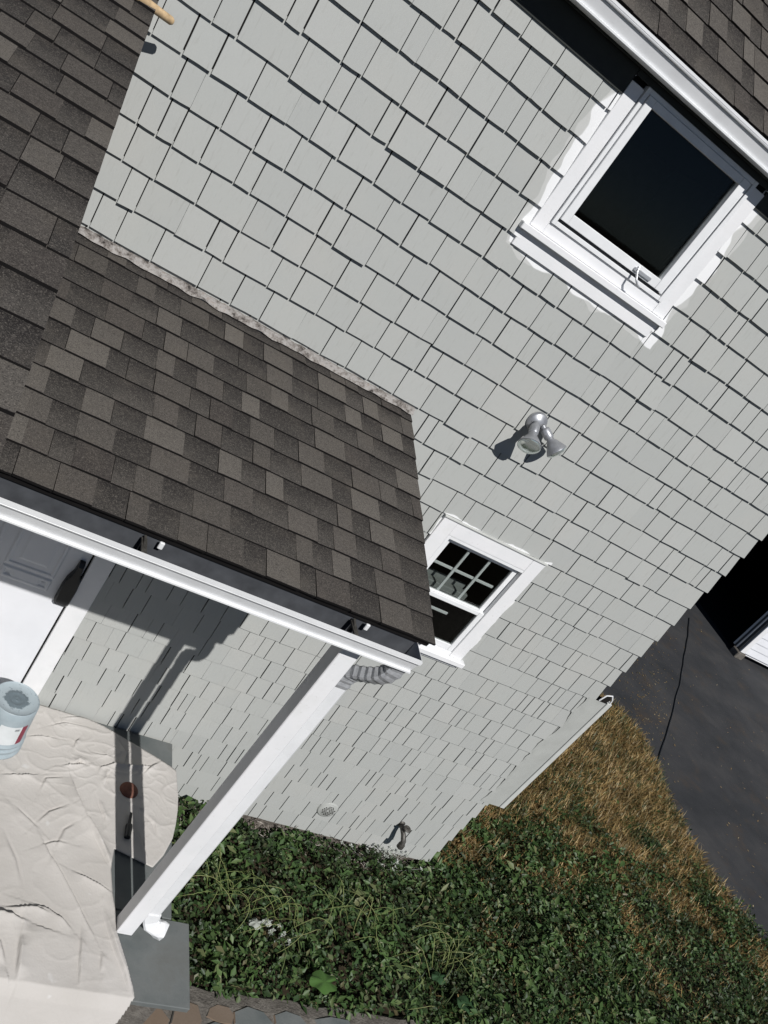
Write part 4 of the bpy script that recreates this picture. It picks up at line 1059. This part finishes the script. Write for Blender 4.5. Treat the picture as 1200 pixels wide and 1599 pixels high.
# dry litter along the foot of the wall
leaves(5000, (2.06, 4.75), (-.17, -.005), .045, lambda x, y, r: .03 + .11 * r.random(len(x)) * np.clip(1 + y / .17, .2, 1), lambda x, y, r: r.random(len(x)) < np.clip(.5 + 1.2 * vnoise(x, y, 3.0, 3), .1, 1), M['dry_debris'], 'leaf_litter', 'pale dry leaf litter along the foot of the shingle wall', narrow=.16, tilt=.8, seed=5)

r_ = np.random.default_rng(31); lb = MB()
for q in range(900):
    if q < 500: u, v = r_.normal(1008, 22), r_.normal(1085, 60)
    else: u, v = r_.uniform(940, 1200), r_.uniform(960, 1500)
    p = PZ(u, v, .016)
    if p.x < 9.0: continue
    a = r_.uniform(0, 6.28); L = r_.uniform(.015, .05); w = L * r_.uniform(.12, .5); d = Vector((math.cos(a), math.sin(a), r_.uniform(0, .3))); n_ = Vector((-math.sin(a), math.cos(a), 0))
    lb.add([p - n_ * w * .2, p + d * L * .5 - n_ * w * .5, p + d * L, p + d * L * .5 + n_ * w * .5], [(0, 1, 2, 3)])
o = lb.build('driveway_litter', M['dry_grass']); tag(o, 'brown leaf crumbs scattered on the asphalt driveway', None, None, 'stuff')
def vine(cpix, nst, spread, length, seed, label, mat='vine_stem', lift=.16):
    r = random.Random(seed); c = PZ(*cpix, .10); mb = MB()
    for i in range(nst):
        a = r.uniform(0, 2 * math.pi); p = Vector((c.x + r.gauss(0, spread), c.y + r.gauss(0, spread * .45), .10)); pts = []; n = 18; turn = r.uniform(-.13, .13); L = length * r.uniform(.5, 1.3)
        for k_ in range(n):
            t = k_ / (n - 1); pts.append((p.x, p.y, .09 + lift * math.sin(math.pi * t) * r.uniform(.93, 1) + .03)); a += turn + r.gauss(0, .07); p = p + Vector((math.cos(a), math.sin(a) * .7, 0)) * (L / n)
        mb.tube(pts, [.0024] * (n - 2) + [.0018, .001], 4)
    o = mb.build('vine', M[mat]); tag(o, label, 'vine', 'trailing vines in the ground cover')
vine((345, 1395), 22, .16, .40, 1, 'tangle of yellow green vine stems beside the porch post')
vine((420, 1435), 16, .15, .45, 2, 'yellow green vine stems trailing next to the pale leaves in the bed')
vine((560, 1435), 18, .20, .55, 3, 'wide loops of pale vine stems below the spigot in the ground cover')
vine((690, 1495), 22, .14, .40, 4, 'bushy pale green vine tuft in the ground cover off the house corner')
vine((610, 1500), 7, .28, .5, 6, 'sparse thin vine stems in the middle of the ground cover')
def big_leaf(cpix, r0, mat, name, label, cat, z=.17, lobes=0, n=18, tilt=(.15, -.2)):
    c = PZ(*cpix, z); mb = MB(); V = [(c.x, c.y, z - .006)]
    ringA = []; ringB = []
    for i in range(n):
        a = 2 * math.pi * i / n; rr = r0 * (1 + (.22 * abs(math.sin(a * lobes / 2)) if lobes else .06 * math.sin(3 * a))) * (.55 if i == 0 else 1)
        for rg, q in ((ringA, .55), (ringB, 1.0)):
            x, y = rr * q * math.cos(a), rr * q * math.sin(a) * .9
            rg.append((c.x + x, c.y + y, z + tilt[0] * x + tilt[1] * y + .012 * math.sin(5 * a) * q - .02 * q * q))
    V += ringA + ringB; F = []
    for i in range(n):
        j = (i + 1) % n; F += [(0, 1 + i, 1 + j), (1 + i, 1 + n + i, 1 + n + j, 1 + j)]
    mb.add(V, F, 0, True); mb.tube([(c.x, c.y, z - .008), (c.x - .02, c.y + .02, z * .5), (c.x - .03, c.y + .05, 0)], .004, 5)
    o = mb.build(name, M[mat]); tag(o, label, cat); return o
big_leaf((733, 1567), .085, 'broad_leaf', 'broad_leaf', 'single round broad green leaf above the ground cover', 'leaf')
big_leaf((688, 1525), .06, 'broad_leaf', 'broad_leaf', 'smaller broad leaf half hidden in the ground cover beneath a vine tuft', 'leaf', z=.12)
big_leaf((508, 1532), .085, 'bright_leaf', 'lobed_leaf', 'bright green lobed leaf near the stone walk', 'leaf', lobes=5, n=30)
big_leaf((402, 1440), .05, 'pale_petal', 'pale_leaf', 'pale grey green leaf among the vine stems', 'leaf', z=.16)
big_leaf((420, 1438), .04, 'pale_petal', 'pale_leaf', 'smaller pale leaf next to the grey green one', 'leaf', z=.15)
def flower_patch(cpix, n, sx, sy, seed, label):
    r = random.Random(seed); c = PZ(*cpix, .13); mb = MB()
    for i in range(n):
        x, y, z = c.x + r.gauss(0, sx), min(c.y + r.gauss(0, sy), -.03), .12 + r.uniform(-.02, .07); a0 = r.uniform(0, 6)
        for k_ in range(4):
            a = a0 + k_ * math.pi / 2; d = Vector((math.cos(a), math.sin(a), r.uniform(-.2, .5))); s = Vector((-math.sin(a), math.cos(a), 0)); L = r.uniform(.014, .024)
            p = Vector((x, y, z)); mb.add([p, p + d * L * .6 + s * L * .4, p + d * L, p + d * L * .6 - s * L * .4], [(0, 1, 2, 3)])
        mb.tube([(x, y, z), (c.x + (x - c.x) * .6, c.y + (y - c.y) * .6, .05), (c.x, c.y, 0)], .0016, 4)
    o = mb.build('flower_plant', M['pale_petal']); tag(o, label, 'plant')
flower_patch((600, 1335), 34, .14, .07, 1, 'white flowering plant against the wall below the spigot')
flower_patch((432, 1462), 10, .05, .04, 2, 'small white flowers among vine stems beyond the porch post')
